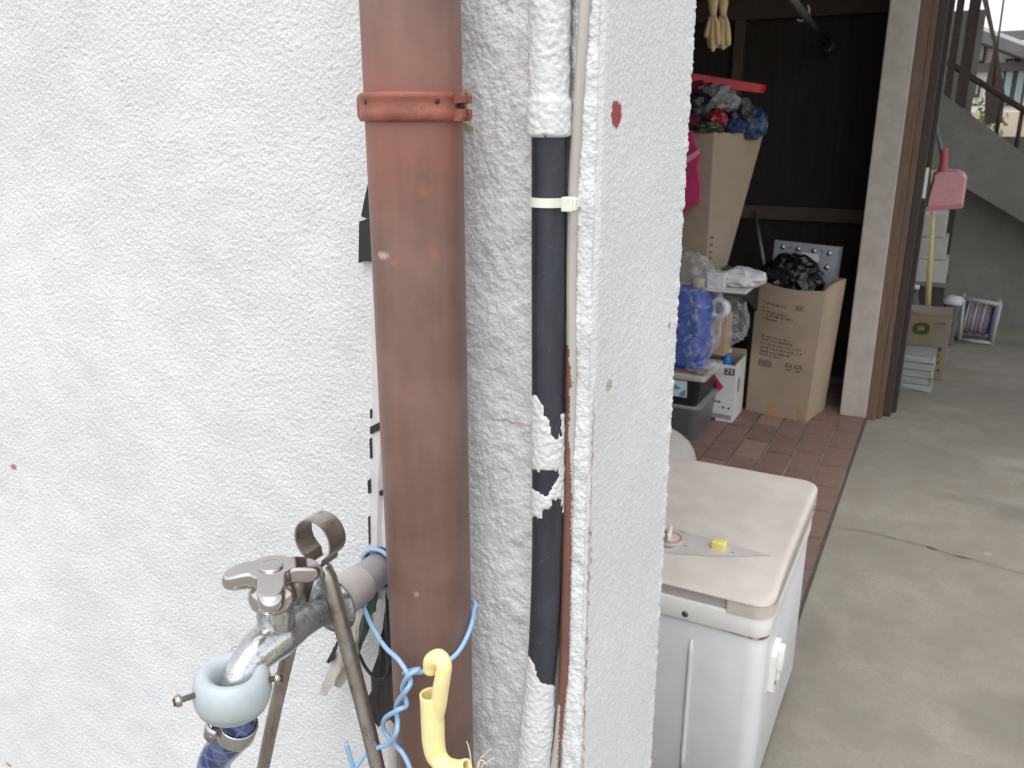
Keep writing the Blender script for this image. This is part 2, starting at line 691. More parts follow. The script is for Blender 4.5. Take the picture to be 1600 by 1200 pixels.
# old flat vertical groove low on the far left
gx = -1.0615 + 0.0006 * np.sin(ZZ * 40)
hh = hh - 0.0016 * np.exp(-((XX - gx) / 0.0022) ** 2) * (ZZ < 0.50)
YY = D - 0.0004 - hh
grid_mesh('wall_face', np.stack([XX, YY, ZZ], -1), M_STUCCO, wall)

# end face: runs back 0.2 m, round the far corner
L1, R1, L2 = 0.2025, 0.005, 0.03
m2 = int(round((L1 + R1 * math.pi / 2 + L2) / 0.0015))
ss = np.linspace(0, L1 + R1 * math.pi / 2 + L2, m2)
n2 = int(round((Z1 - Z0) / 0.0015))
zs2 = np.linspace(Z0, Z1, n2)
bx = np.where(ss < L1, CX, 0.0)
by = np.where(ss < L1, D - 0.0075 + ss, 0.0)
nx = np.where(ss < L1, 1.0, 0.0)
ny = np.where(ss < L1, 0.0, 0.0)
for i, s in enumerate(ss):
    if s >= L1:
        a = (s - L1) / R1
        if a < math.pi / 2:
            bx[i] = CX - R1 + R1 * math.cos(a)
            by[i] = D - 0.0075 + L1 + R1 * math.sin(a)
            nx[i], ny[i] = math.cos(a), math.sin(a)
        else:
            bx[i] = CX - R1 - (s - L1 - R1 * math.pi / 2)
            by[i] = D - 0.0075 + L1 + R1
            nx[i], ny[i] = 0, 1
e1 = fnoise(n2, m2, 0.0015, 0.0065, 11, 0.7, 1.2, 0.9, 0.6)
e2 = fnoise(n2, m2, 0.0015, 0.022, 12, 0.5)
e3 = fnoise(n2, m2, 0.0015, 0.004, 13, 0.4)
ef = 0.00016 * np.maximum(e1 + 0.5 * e2, -1) + 0.00006 * e3
wave = fnoise(n2, 4, 0.0015, 0.03, 15, 0.9)[:, :1] * 0.0003
ef = ef + wave * np.exp(-((ss[None, :] - L1) / 0.012) ** 2) + 0.00028 * e1 * np.exp(-((ss[None, :] - L1) / 0.01) ** 2)
ef = ef - 0.0022 * np.exp(-(ss[None, :] / 0.0035) ** 2)
PP = np.stack([bx[None, :] + nx[None, :] * ef, by[None, :] + ny[None, :] * ef, np.repeat(zs2[:, None], m2, 1)], -1)
grid_mesh('end_face', PP, mat_stucco('smooth_stucco', stains[1:2] + stains[4:], 330, 0.0008, 0.6), wall)
# thin crumbly filler in the corner joint
b = NB('joint_filler')
b.color(b.ramp(b.noise(90, 4), [(0.35, lin((206, 198, 184))), (0.62, lin((160, 148, 126)))]))
b.rough(0.9)
b.bump(b.noise(500, 4), 0.5, 0.001)
zz = np.linspace(0.27, 1.02, 420)
w_ = 0.0012 + 0.0016 * fnoise(420, 4, 0.0018, 0.10, 21, 0.9)[:, 0] + 0.0011 * fnoise(420, 4, 0.0018, 0.012, 22, 0.9)[:, 0]
w_ = np.clip(w_ + np.clip((0.95 - zz) * 0.006, 0, 0.003), 0.0001, 0.006) * np.clip((1.02 - zz) / 0.12, 0.05, 1)
o_ = D - 0.0045 + 0.0006 * fnoise(420, 4, 0.0018, 0.015, 23, 0.9)[:, 0]
P_ = np.stack([np.stack([np.full_like(zz, CX - 0.0002), o_, zz], -1), np.stack([np.full_like(zz, CX + 0.0006), o_ + w_ * 0.5, zz], -1), np.stack([np.full_like(zz, CX + 0.0004), o_ + w_, zz], -1)], 1)
grid_mesh('joint_filler', P_, b.m, wall)

# ================================================================== DOWNSPOUT
DPX, DPY, DPR = -0.3262, 0.4855, 0.0325
ZCL = PY(650, 166, DPY - DPR * 0.8).z
b = NB('downspout_plastic')
pos, xyz = geo_xyz(b)
st = b.coords((60, 60, 6))
streak = b.noise(1.0, 5, 0.6, st)
cloud = b.noise(16, 4, 0.55)
col = b.ramp(cloud, [(0.32, lin((108, 83, 75))), (0.55, lin((126, 97, 87))), (0.75, lin((140, 110, 99)))])
col = b.mix(b.math('MULTIPLY', b.ramp(streak, [(0.42, (0, 0, 0)), (0.75, (1, 1, 1))]), 0.28), col, lin((152, 121, 110)))
col = b.mix(b.math('MULTIPLY', b.ramp(b.noise(26, 4, 0.6, b.coords((1, 1, 0.45), (4, 0, 2))), [(0.52, (0, 0, 0)), (0.75, (1, 1, 1))]), 0.35), col, lin((104, 78, 69)))
dz = b.math('ABSOLUTE', b.math('SUBTRACT', xyz[2], ZCL - 0.012))
near = b.n('ShaderNodeMapRange')
near.inputs['From Min'].default_value, near.inputs['From Max'].default_value = 0.085, 0.0
b.l(dz, near.inputs['Value'])
nm = b.math('MULTIPLY', b.math('POWER', near.outputs[0], 2.2), b.math('MULTIPLY_ADD', streak, 2.6, -0.55))
col = b.mix(b.math('MINIMUM', b.math('MAXIMUM', nm, 0.0), 0.42), col, lin((160, 96, 82)))
for (px, py), (rx, rz), rgb, a in (((604, 398), (0.0045, 0.0022), (190, 172, 168), 0.9), ((622, 408), (0.004, 0.0018), (172, 108, 84), 0.6), ((668, 398), (0.0018, 0.006), (164, 112, 92), 0.4), ((658, 300), (0.003, 0.004), (160, 108, 90), 0.35), ((735, 640), (0.012, 0.05), (112, 82, 74), 0.5), ((655, 925), (0.002, 0.002), (190, 160, 150), 0.7)):
    p = PY(px, py, DPY - DPR * 0.85)
    col = b.mix(b.math('MULTIPLY', spot(b, (p.x, p.y, p.z), (rx, 0.05, rz), 0.5, 300, 0.45), a), col, lin(rgb))
b.color(col)
b.rough(b.math('ADD', b.math('MULTIPLY', cloud, 0.25), 0.36))
b.b.inputs['Specular IOR Level'].default_value = 0.4
b.bump(b.noise(1, 4, 0.6, b.coords((300, 300, 40))), 0.05, 0.001)
M_SPOUT = b.m
b = NB('clamp_red')
col = b.ramp(b.noise(60, 4), [(0.35, lin((130, 76, 64))), (0.65, lin((158, 96, 79)))])
col = b.mix(b.math('MULTIPLY', b.ramp(b.noise(120, 4, 0.7), [(0.55, (0, 0, 0)), (0.7, (1, 1, 1))]), 0.6), col, lin((92, 46, 36)))
b.color(col)
b.rough(0.55)
b.bump(b.noise(200, 4), 0.25, 0.001)
M_CLAMP = b.m
spout = thing('downspout', (DPX, DPY, 0), 'thick faded brown plastic downspout pipe on the stucco wall', 'downspout')
lathe('pipe', [(DPR, 0.0), (DPR, ZCL - 0.02), (DPR, 2.9)], Matrix.Translation((DPX, DPY, 0)), M_SPOUT, spout, 72)
cl = thing('pipe_clamp', (DPX, D, ZCL), 'rusty red clamp band holding the brown downspout', 'pipe clamp')
hb = 0.0088
prof = [(DPR + 0.0003, -hb), (DPR + 0.0022, -hb), (DPR + 0.0034, -hb * 0.8), (DPR + 0.0036, -hb * 0.35), (DPR + 0.003, -hb * 0.2), (DPR + 0.003, hb * 0.45), (DPR + 0.0036, hb * 0.6), (DPR + 0.0036, hb * 0.85), (DPR + 0.0022, hb), (DPR + 0.0003, hb)]
MC = Matrix.Translation((DPX, DPY, ZCL))
lathe('band', prof, MC, M_CLAMP, cl, 72, cap=False)
M_RUST = simple('dark_rust', (70, 42, 34), 0.8, 0.3, 80)
for s in (-1, 1):
    xo = DPX + s * DPR
    for yy, e in ((DPY - 0.0068, 0.009), (DPY + 0.0022, 0.0085)):
        # two flanges that close on each other, with a hinge slot on the right
        pol = [(0, -hb), (s * e * 0.8, -hb), (s * e, -hb * 0.7), (s * e, -hb * 0.18), (s * e * 0.35, -hb * 0.12), (s * e * 0.35, hb * 0.2), (s * e, hb * 0.28), (s * e, hb * 0.75), (s * e * 0.8, hb), (0, hb)] if s > 0 else [(0, -hb), (s * e * 0.75, -hb), (s * e, -hb * 0.6), (s * e, hb * 0.7), (s * e * 0.8, hb), (0, hb)]
        prism('flange', [(xo + p[0], yy, ZCL + p[1]) for p in pol], (0, 0.0045, 0), M_CLAMP, cl)
    lathe('hinge_pin', [(0.0022, -hb * 0.8), (0.0022, hb * 0.8)], Matrix.Translation((xo + s * 0.005, DPY - 0.0012, ZCL)), M_RUST, cl, 12)
for px in (571, 684):
    p = PY(px, 160, DPY - DPR)
    dx = max(-DPR * 0.93, min(DPR * 0.93, p.x - DPX))
    yy = DPY - math.sqrt((DPR + 0.003) ** 2 - dx * dx)
    dirv = Vector((dx, yy - DPY, 0)).normalized()
    lathe('pin_hole', [(0.0018, -0.001), (0.0018, 0.00025)], axis((DPX + dx, yy, ZCL + 0.003), dirv), M_RUST, cl, 12)
box('wall_bracket', (DPX - 0.006, DPY + DPR + 0.0005, ZCL - 0.006), (DPX + 0.006, D + 0.004, ZCL + 0.006), M_CLAMP, cl)

# ================================================================== SERVICE PIPE (black, with plaster coat)
SPY = D - 0.0135
b = NB('black_pvc')
nzp = b.noise(60, 5, 0.6, b.coords((1, 1, 0.25)))
col = b.ramp(nzp, [(0.35, lin((38, 40, 48))), (0.65, lin((56, 59, 68)))])
col = b.mix(b.math('MULTIPLY', b.ramp(b.noise(240, 4, 0.7), [(0.62, (0, 0, 0)), (0.72, (1, 1, 1))]), 0.35), col, lin((120, 124, 132)))
b.color(col)
b.rough(b.math('ADD', b.math('MULTIPLY', nzp, 0.3), 0.36))
M_PVC = b.m
cpx = [(859, -60), (858, 60), (858, 215), (857, 430), (856, 700), (855, 860), (850, 990), (843, 1080), (833, 1200), (822, 1320), (812, 1500), (806, 1900)]
spath = smooth_path([PY(x, y, SPY) for x, y in cpx], 14)
SPR = 0.0118
pipe = thing('service_pipe', (spath[-1].x, SPY, spath[-1].z), 'thin black pipe with peeling white plaster coat beside the grey cable', 'pipe')
tube('pipe', spath, SPR, M_PVC, pipe, 40)
# white coat with ragged bare patches
MC_W = mat_stucco('pipe_plaster', (), 260, 0.0010, 0.8, 0.88)


def z4(pts):
    return [(760 + x / 3.75, 540 + y / 3.75) for x, y in pts]


def z5(pts):
    return [(760 + x / 3.53, 860 + y / 3.53) for x, y in pts]


bare = [
    [(800, 214), (900, 214)] + z4([(600, -100), (500, 60), (500, 200), (480, 370), (440, 410), (443, 520), (436, 545), (418, 553), (398, 545), (383, 530), (380, 490), (362, 425), (335, 408), (336, 365), (318, 340), (300, 305), (285, 292), (240, 300)]),
    z4([(240, 722), (300, 738), (318, 728), (360, 732), (405, 733), (428, 722), (428, 788), (400, 812), (380, 850), (352, 890), (300, 858), (240, 820)]),
    z4([(240, 990), (290, 1010), (318, 1016), (328, 972), (360, 958), (380, 950), (388, 912), (440, 900)]) + z5([(460, -20), (455, 90), (450, 300), (440, 470), (430, 640), (400, 752), (352, 742), (300, 736), (288, 712), (270, 684), (268, 640), (248, 612), (228, 585), (180, 570), (180, -50)]),
]


def coat(name, path, r0, th, mat, parent, ylim=(-60, 1700), seg=72, step=0.0013, ksum=None, seed=30, keep_in=None, bump=0.00022, edge=True, wl=0.007):
    L = [0.0]
    for i in range(1, len(path)):
        L.append(L[-1] + (path[i] - path[i - 1]).length)
    nn = int(L[-1] / step)
    s = np.linspace(0, L[-1], nn)
    PA = np.array(path)
    C = np.stack([np.interp(s, L, PA[:, k]) for k in range(3)], -1)
    th_ = np.linspace(0, 2 * math.pi, seg + 1)
    R = np.zeros((nn, seg + 1))
    nz = fnoise(nn, seg, step, wl, seed, 0.5)
    nz2 = fnoise(nn, seg, step, wl * 3, seed + 1, 0.5)
    nz = np.concatenate([nz, nz[:, :1]], 1)
    nz2 = np.concatenate([nz2, nz2[:, :1]], 1)
    R = r0 + th + bump * np.maximum(nz + 0.6 * nz2, -1.2)
    pv = proj_np(C)[1]
    if ksum is not None:
        R = R + ksum(pv)[:, None]
    P = np.stack([C[:, None, 0] + R * np.sin(th_)[None], C[:, None, 1] - R * np.cos(th_)[None], np.repeat(C[:, None, 2], seg + 1, 1)], -1)
    cen = (P[:-1, :-1] + P[1:, 1:]) / 2
    u_, v_ = proj_np(cen.reshape(-1, 3))
    # the mask is read on the camera side; the far side follows its own edge rows
    fr = np.cos((th_[:-1] + th_[1:]) / 2 - 0.45)[None, :].repeat(nn - 1, 0).reshape(-1)
    jit = 0.8 * nz[:-1, :-1].reshape(-1)
    ins = np.zeros(u_.shape, bool)
    for pl in (keep_in if keep_in else bare):
        ins |= in_poly(u_ + jit, v_ + jit * 0.7, pl)
    if keep_in:
        keep = ins & (fr > -0.15)
    else:
        keep = ~ins
    keep &= (v_ > ylim[0]) & (v_ < ylim[1])
    keep = keep.reshape(nn - 1, seg)
    if edge:
        # sink the rim of every patch to the pipe surface
        K = np.zeros((nn, seg + 1), int)
        A = np.zeros((nn, seg + 1), int)
        for dy in (0, 1):
            for dx in (0, 1):
                K[dy:nn - 1 + dy, dx:seg + dx] += keep
                A[dy:nn - 1 + dy, dx:seg + dx] += 1
        rim = (K > 0) & (K < A)
        rim[:, 0] = rim[:, -1] = False
        ru = np.where(rim, r0 + 0.0002, R)
        P = np.stack([C[:, None, 0] + ru * np.sin(th_)[None], C[:, None, 1] - ru * np.cos(th_)[None], P[..., 2]], -1)
    return grid_mesh(name, P, mat, parent, keep)


def collar(y):
    return 0.0024 * (1 / (1 + np.exp(-(y - 158) / 3.0))) * (y < 218) + 0.0016 * np.clip((y - 1075) / 60, 0, 1) + 0.0006 * (y < 160)


for yl in ((-60, 400), (400, 900), (900, 1700)):
    coat('plaster_coat', spath, SPR, 0.0009, MC_W, pipe, yl, ksum=collar)

# ================================================================== GREY CABLE
b = NB('cable_grey')
b.color(b.ramp(b.noise(40, 4, 0.6, b.coords((1, 1, 0.2))), [(0.35, lin((172, 166, 158))), (0.65, lin((190, 185, 177)))]))
b.rough(0.5)
M_CAB = b.m
M_BROWN = simple('brown_paint', (118, 80, 68), 0.55, 0.18, 50, 0.15, 300)
kpx = [(918, -60), (914, 0), (907, 120), (900, 220), (895.5, 310), (893, 430), (893, 545), (891, 700), (886.5, 860), (882, 1030), (877, 1115), (866, 1200), (856, 1290), (846, 1420), (838, 1900)]
CY = D - 0.0085
kpath = smooth_path([PY(x, y, CY) for x, y in kpx], 12)
cable = thing('cable', (kpath[-1].x, CY, kpath[-1].z), 'slim grey cable with brown paint on its lower half', 'cable')
tube('sheath', kpath, 0.0037, M_CAB, cable, 24)
pb = [z4([(450, -20), (480, 0), (485, 40), (480, 90), (492, 130), (492, 190), (503, 215), (500, 240), (484, 250), (486, 330), (482, 420), (494, 430), (482, 450), (478, 520), (490, 620), (492, 720), (500, 900), (496, 1000), (500, 1200), (430, 1200), (430, 700)]),
      z5([(415, -10), (470, -20), (466, 120), (462, 300), (458, 460), (458, 600), (445, 740), (432, 860), (420, 1000), (408, 1120), (400, 1220), (395, 1210), (400, 1060), (402, 960), (408, 860), (395, 840), (385, 860), (370, 880), (380, 700), (400, 500), (405, 300), (405, 100)])]
bites = z5([(428, 90), (440, 110), (438, 200), (432, 260), (424, 250), (430, 170)])
coat('brown_paint', kpath, 0.0037, 0.00035, M_BROWN, cable, (500, 1290), 32, 0.0012, keep_in=pb, seed=50, bump=0.00004, edge=False, wl=0.004)

# cable tie round pipe and cable
M_TIE = simple('tie_nylon', (228, 232, 218), 0.45, 0.04, 60)
zt = PY(866, 318, SPY - SPR).z
ci = min(spath, key=lambda p: abs(p.z - zt))
ck = min(kpath, key=lambda p: abs(p.z - zt))
hull = []
for k in range(40):
    a = math.radians(-100 - k * 9 + 90)
    dv = Vector((math.cos(a), math.sin(a), 0))
    q1 = Vector((ci.x, ci.y, 0)) + dv * (SPR + 0.001)
    q2 = Vector((ck.x, ck.y, 0)) + dv * (0.0037 + 0.001)
    q = q1 if q1.dot(dv) > q2.dot(dv) else q2
    hull.append(Vector((q.x, q.y, zt)))
tie = thing('cable_tie', (ci.x, ci.y, zt), 'white nylon cable tie strapping the grey cable to the black pipe', 'cable tie')
mk('strap', *g_ribbon(hull + [hull[0]], (0, 0, 1), 0.0062, 0.0011), M_TIE, tie)
ph = PY(889, 318, SPY - 0.013)
hd = merge(g_box((ph.x - 0.0045, ph.y - 0.003, zt - 0.0047), (ph.x + 0.0035, ph.y + 0.004, zt + 0.0047), 0.0008))
hd2 = g_box((ph.x + 0.0035, ph.y - 0.002, zt - 0.0036), (ph.x + 0.0055, ph.y + 0.003, zt + 0.0036), 0.0004)
mk('head', *hd, M_TIE, tie)
mk('pawl', *hd2, M_TIE, tie)
pt = PY(905, 316, SPY - 0.010)
mk('tail', *g_box((ph.x + 0.0055, ph.y - 0.0006, zt - 0.0028), (pt.x, ph.y + 0.0008, zt + 0.0030), 0.0003), M_TIE, tie)
# stub of a second tie poking out behind the downspout
q0, q1 = PY(726, 196, D - 0.012), PY(741, 203, D - 0.016)
tag(mk('tie_stub', *g_ribbon([q0 + Vector((-0.012, 0.004, 0.003)), q0, q1], (0.1, 0, 1), 0.0045, 0.0012), simple('tie_old', (196, 204, 168), 0.5, 0.1, 80)), 'tiny pale green tie end poking out right behind the downspout clamp', 'cable tie')

# ================================================================== DUCT AND TAPES BEHIND THE DOWNSPOUT
M_DUCT = simple('duct_grey', (214, 210, 210), 0.6, 0.10, 40, 0.1, 200)
M_TAPE = simple('black_tape', (44, 42, 46), 0.42, 0.25, 60, 0.2, 120)
M_FLAP = simple('grey_tape', (186, 180, 172), 0.6, 0.14, 50, 0.25, 120)
M_GREEN = simple('green_tape', (38, 72, 62), 0.5, 0.2, 60)
duct = thing('cable_duct', (-0.385, D - 0.004, 0.8), 'narrow pale grey strip running down the wall behind the downspout', 'cable duct')
dl = [(580, 396), (580, 480), (579, 560), (580, 640), (579, 700), (577, 750), (576, 800), (575, 862), (577, 930)]
Vv, Ff = [], []
for i, (x, y) in enumerate(dl):
    a = PY(x, y, D - 0.006)
    for dx, dy in ((0, 0.006), (0.0006, 0), (0.003, -0.0022), (0.011, -0.0022), (0.014, 0.0006), (0.024, 0.0006), (0.024, 0.006)):
        Vv.append(a + Vector((dx, dy, 0)))
    if i:
        for k in range(6):
            Ff.append(((i - 1) * 7 + k, (i - 1) * 7 + k + 1, i * 7 + k + 1, i * 7 + k))
mk('strip', Vv, Ff, M_DUCT, duct)
for pl in ([(578, 667), (594, 659), (597, 669), (592, 672), (578, 679)], [(592, 768), (600, 765), (600, 774), (593, 775)],
           [(577, 686), (580, 684), (581, 716), (578, 717)], [(574, 752), (578, 748), (579, 770), (575, 772)], [(575, 808), (577, 806), (578, 848), (576, 852)], [(578, 640), (580, 641), (580, 654), (578, 654)]):
    prism('tape', [PY(x, y, D - 0.0095) for x, y in pl], (0, 0.003, 0), M_TAPE, duct)
tp = thing('black_tape', (-0.385, D - 0.004, 1.05), 'torn black tape on the wall at the left edge of the downspout', 'tape')
prism('strip', [PY(x, y, D - 0.005) for x, y in [(578, 281), (574, 290), (569, 312), (564, 338), (572, 341), (583, 338), (584, 281)]], (0, 0.0045, 0), M_TAPE, tp)
prism('strip', [PY(x, y, D - 0.0065) for x, y in [(561, 346), (571, 343), (584, 338), (584, 409), (572, 408), (560, 411)]], (0, 0.004, 0), M_TAPE, tp)


def z6(pts):
    return [(280 + x / 2.727, 760 + y / 2.727) for x, y in pts]


wrap = thing('torn_pipe_wrap', (-0.40, D - 0.01, 0.72), 'torn black and grey wrapping tape hanging below the tap pipe', 'tape')


def flap(pts, Y, mat, curl=0.008, seed=0):
    P = [PY(x, y, Y) for x, y in z6(pts)]
    pn = []
    for i in range(len(P)):
        a, c = P[i], P[(i + 1) % len(P)]
        for t in (0, 0.25, 0.5, 0.75):
            q = a.lerp(c, t)
            j = 0.0011 * mnoise.noise(q * 300 + Vector((seed, 0, 0)))
            pn.append(q + Vector((j, 0, j * 0.6)))
    bm = bmesh.new()
    vs = [bm.verts.new(p) for p in pn]
    f = bm.faces.new(vs)
    bmesh.ops.triangulate(bm, faces=[f])
    bmesh.ops.subdivide_edges(bm, edges=bm.edges[:], cuts=1)
    cx_ = sum((p.x for p in pn)) / len(pn)
    for v in bm.verts:
        v.co.y += curl * mnoise.noise(v.co * 45 + Vector((seed * 2.1, 0, 0))) - 0.35 * abs(v.co.x - cx_)* (curl / 0.008) * 0.4
    me = bpy.data.meshes.new('tape_strip')
    bm.to_mesh(me)
    bm.free()
    o = link('tape_strip', me, mat, wrap)
    md = o.modifiers.new('thick', 'SOLIDIFY')
    md.thickness = 0.0007
    return o


flap([(890, 440), (920, 600), (935, 1010), (905, 985), (850, 1025), (828, 965), (805, 900), (837, 850), (818, 808), (850, 700), (868, 590)], D - 0.016, M_TAPE, 0.006, 1)
flap([(745, 520), (812, 465), (772, 640), (640, 880), (606, 878), (662, 722), (720, 640)], D - 0.020, M_FLAP, 0.006, 2)
flap([(812, 480), (836, 560), (742, 770), (700, 848), (670, 840), (742, 640)], D - 0.014, M_FLAP, 0.006, 3)
flap([(818, 430), (852, 430), (846, 525), (822, 545), (800, 640), (768, 722), (790, 560)], D - 0.024, M_GREEN, 0.006, 4)
flap([(655, 690), (672, 655), (665, 735), (640, 752), (630, 748)], D - 0.022, M_TAPE, 0.004, 5)
tube('wire_loop', smooth_path([PY(*z6([p])[0], D - 0.024) for p in [(765, 715), (800, 780), (845, 820), (885, 805), (900, 745)]], 6), 0.0016, M_TAPE, wrap, 8)
lp = [PY(616, 1105, D - 0.012), PY(617, 1200, D - 0.012), PY(622, 1420, D - 0.012), PY(624, 1700, D - 0.012)]
tag(tube('drain_tube', smooth_path(lp, 6), 0.0062, simple('tube_white', (196, 192, 188), 0.55, 0.08, 40), None, 20), 'thin off white tube beside the foot of the brown downspout', 'tube')

# ================================================================== WATER TAP
TX, TZ = -0.405, 0.829
b = NB('worn_chrome')
nzc = b.noise(70, 5, 0.65)
pat = b.ramp(b.noise(45, 5, 0.7, b.coords((1, 1, 1), (2, 5, 1))), [(0.44, (0, 0, 0)), (0.60, (1, 1, 1))])
pos, xyz = geo_xyz(b)
gy = b.n('ShaderNodeMapRange')
gy.inputs['From Min'].default_value, gy.inputs['From Max'].default_value = 0.392, 0.432
b.l(xyz[1], gy.inputs['Value'])
old = b.math('MULTIPLY', b.math('ADD', b.math('MULTIPLY', gy.outputs[0], 0.85), 0.12), b.math('ADD', b.math('MULTIPLY', pat, 0.7), 0.3))
sp = b.ramp(b.noise(330, 4, 0.7), [(0.52, (0, 0, 0)), (0.64, (1, 1, 1))])
col = b.mix(b.math('MULTIPLY', sp, 0.55), lin((216, 216, 216)), lin((112, 116, 118)))
col = b.mix(old, col, b.mix(b.ramp(b.noise(160, 4, 0.7), [(0.42, (0, 0, 0)), (0.62, (1, 1, 1))]), lin((116, 132, 132)), lin((70, 80, 80))))
b.color(col)
b.l(b.math('SUBTRACT', 1.0, b.math('MULTIPLY', old, 0.65)), b.b.inputs['Metallic'])
b.rough(b.math('ADD', b.math('MULTIPLY', b.math('MAXIMUM', old, b.math('MULTIPLY', sp, 0.3)), 0.5), 0.14))
b.bump(b.noise(260, 4, 0.7), 0.18, 0.001)
M_CHROME_OLD = b.m
b = NB('chrome')
b.color(lin((205, 200, 198)))
b.b.inputs['Metallic'].default_value = 1.0
b.rough(b.math('ADD', b.math('MULTIPLY', b.noise(90, 4), 0.12), 0.07))
b.bump(b.noise(60, 3), 0.03, 0.002)
M_CHROME = b.m
M_PIPEGREY = simple('pipe_grey', (186, 180, 178), 0.55, 0.12, 50, 0.2, 200)
M_RUBBER = simple('rubber', (64, 62, 62), 0.7, 0.2, 60)
MY = Matrix.Rotation(math.pi / 2, 4, 'X')          # +Z -> -Y


def alongY(y0):
    return Matrix.Translation((TX, y0, TZ)) @ MY


tap = thing('water_tap', (TX, D, TZ), 'weathered chrome garden tap with three lobed handle on the white wall', 'tap')
lathe('extension_pipe', [(0.0148, -0.01), (0.0148, 0.036), (0.0166, 0.037), (0.0172, 0.039), (0.0172, 0.072), (0.0166, 0.074)], alongY(D), M_PIPEGREY, tap, 40)
gsk = g_lathe([(0.0150, 0.002), (0.0188, 0.002), (0.0196, 0.005), (0.0188, 0.008), (0.0150, 0.008)], alongY(D), 40, False)
mk('gasket', *gsk, M_RUBBER, tap, True)
lathe('flange', [(0.010, 0.0), (0.0225, 0.0), (0.0245, 0.002), (0.0242, 0.004), (0.020, 0.0075), (0.0130, 0.010), (0.012, 0.012)], alongY(D - 0.073), M_CHROME_OLD, tap, 48)
BY = 0.398                                             # axis of the bonnet
neck = smooth_path([Vector((TX, D - 0.080, TZ)), Vector((TX, 0.440, TZ + 0.002)), Vector((TX, 0.422, TZ + 0.005)), Vector((TX, BY, TZ + 0.007)), Vector((TX, 0.380, TZ + 0.007)), Vector((TX, 0.366, TZ + 0.003)), Vector((TX - 0.0005, 0.356, TZ - 0.005)), Vector((TX - 0.001, 0.352, TZ - 0.018))], 8)
tube('body', neck, [0.0118, 0.0112, 0.0125, 0.0165, 0.0150, 0.0128, 0.0116, 0.0108], M_CHROME_OLD, tap, 40)
HZ = PY(425, 886, BY).z
body_top = HZ - 0.030
lathe('bonnet', [(0.0138, TZ), (0.0140, body_top - 0.006), (0.0140, body_top - 0.0015), (0.0146, body_top)], Matrix.Translation((TX, BY, 0)), M_CHROME_OLD, tap, 40)
nut = lathe('bonnet_nut', [(0.0155, body_top - 0.001), (0.0180, body_top + 0.002), (0.0186, body_top + 0.008), (0.0172, body_top + 0.014), (0.0125, body_top + 0.019), (0.009, body_top + 0.0205), (0.007, HZ)], Matrix.Translation((TX, BY, 0)), M_CHROME, tap, 40)
# three-lobed handle: radius as a function of angle, top slightly dished
lob = [PZ(*z6([p])[0], HZ) for p in [(222, 352), (545, 318), (385, 505)]]
angs = [math.atan2(p.y - BY, p.x - TX) for p in lob]
rad = [min(0.041, max(0.036, math.hypot(p.y - BY, p.x - TX))) for p in lob]
Vh, Fh = [], []
NS = 120


def lobe(a):
    best = 0.0170
    for an, rr in zip(angs, rad):
        dd = (a - an + math.pi) % (2 * math.pi) - math.pi
        hw = 0.0096
        if abs(dd) < math.pi / 2:
            # distance to the edge of a capsule of half width hw and length rr
            s, c = abs(math.sin(dd)), math.cos(dd)
            t = hw / s if s > 1e-6 else 9
            q = (rr - hw) * c + math.sqrt(max(0, hw * hw - ((rr - hw) * s) ** 2)) if (rr - hw) * s < hw else 0
            e = min(t, 9)
            best_l = q if q * c > (rr - hw) * 0.999 and q > 0 else min(e, rr)
            best = max(best, min(best_l, rr))
    return best


LR = [lobe(2 * math.pi * k / NS) for k in range(NS)]
for _ in range(4):
    LR = [(LR[k - 1] + 2 * LR[k] + LR[(k + 1) % NS]) / 4 for k in range(NS)]
rings = [(0.55, -0.0125, 0), (0.86, -0.0118, 0), (0.97, -0.009, 0), (1.0, -0.005, 0), (0.985, -0.0015, 0), (0.93, 0.0007, 0), (0.85, 0.001, 0), (0.55, 0.0, 0), (0.25, 0.0, 0)]
for sc, z, _ in rings:
    for k in range(NS):
        a = 2 * math.pi * k / NS
        drop = -0.004 * max(0, (LR[k] * sc - 0.016) / 0.018) ** 1.5 if True else 0
        Vh.append(Vector((TX + LR[k] * sc * math.cos(a), BY + LR[k] * sc * math.sin(a), HZ + z + drop)))
for i in range(len(rings) - 1):
    for k in range(NS):
        k2 = (k + 1) % NS
        Fh.append((i * NS + k, i * NS + k2, (i + 1) * NS + k2, (i + 1) * NS + k))
Fh.append(tuple(range(NS)))
Fh.append(tuple(range((len(rings) - 1) * NS, len(rings) * NS)))
hdl = mk('handle', Vh, Fh, M_CHROME, tap, True)
lathe('handle_cap', [(0.0088, 0.0), (0.0088, 0.0009), (0.0080, 0.0016), (0.003, 0.0019)], Matrix.Translation((TX, BY, HZ)), M_CHROME, hdl, 40)

# ---- grey hose connector with screws
CCX, CCY = TX - 0.001, 0.352
cupz = TZ - 0.004
b = NB('cup_plastic')
cc = b.ramp(b.noise(40, 4), [(0.3, lin((170, 180, 184))), (0.7, lin((184, 193, 196)))])
cc = b.mix(b.math('MULTIPLY', b.ramp(b.noise(55, 4, 0.7, b.coords((1, 1, 1), (1, 4, 2))), [(0.60, (0, 0, 0)), (0.72, (1, 1, 1))]), 0.5), cc, lin((202, 202, 192)))
b.color(cc)
b.rough(0.45)
b.bump(b.noise(120, 4), 0.12, 0.001)
M_CUP = b.m
cup = thing('hose_connector', (CCX, CCY, cupz - 0.04), 'pale blue grey plastic hose connector cup under the tap spout', 'hose connector')
prof = [(0.0110, -0.006), (0.0132, 0.004), (0.0146, 0.0085), (0.0178, 0.0118), (0.0220, 0.0112), (0.0252, 0.0068), (0.0268, 0.0), (0.0271, -0.006), (0.0262, -0.0115), (0.0250, -0.0145), (0.0242, -0.0150), (0.0241, -0.0172), (0.0232, -0.0182), (0.0208, -0.0205), (0.0190, -0.0218), (0.012, -0.0225)]
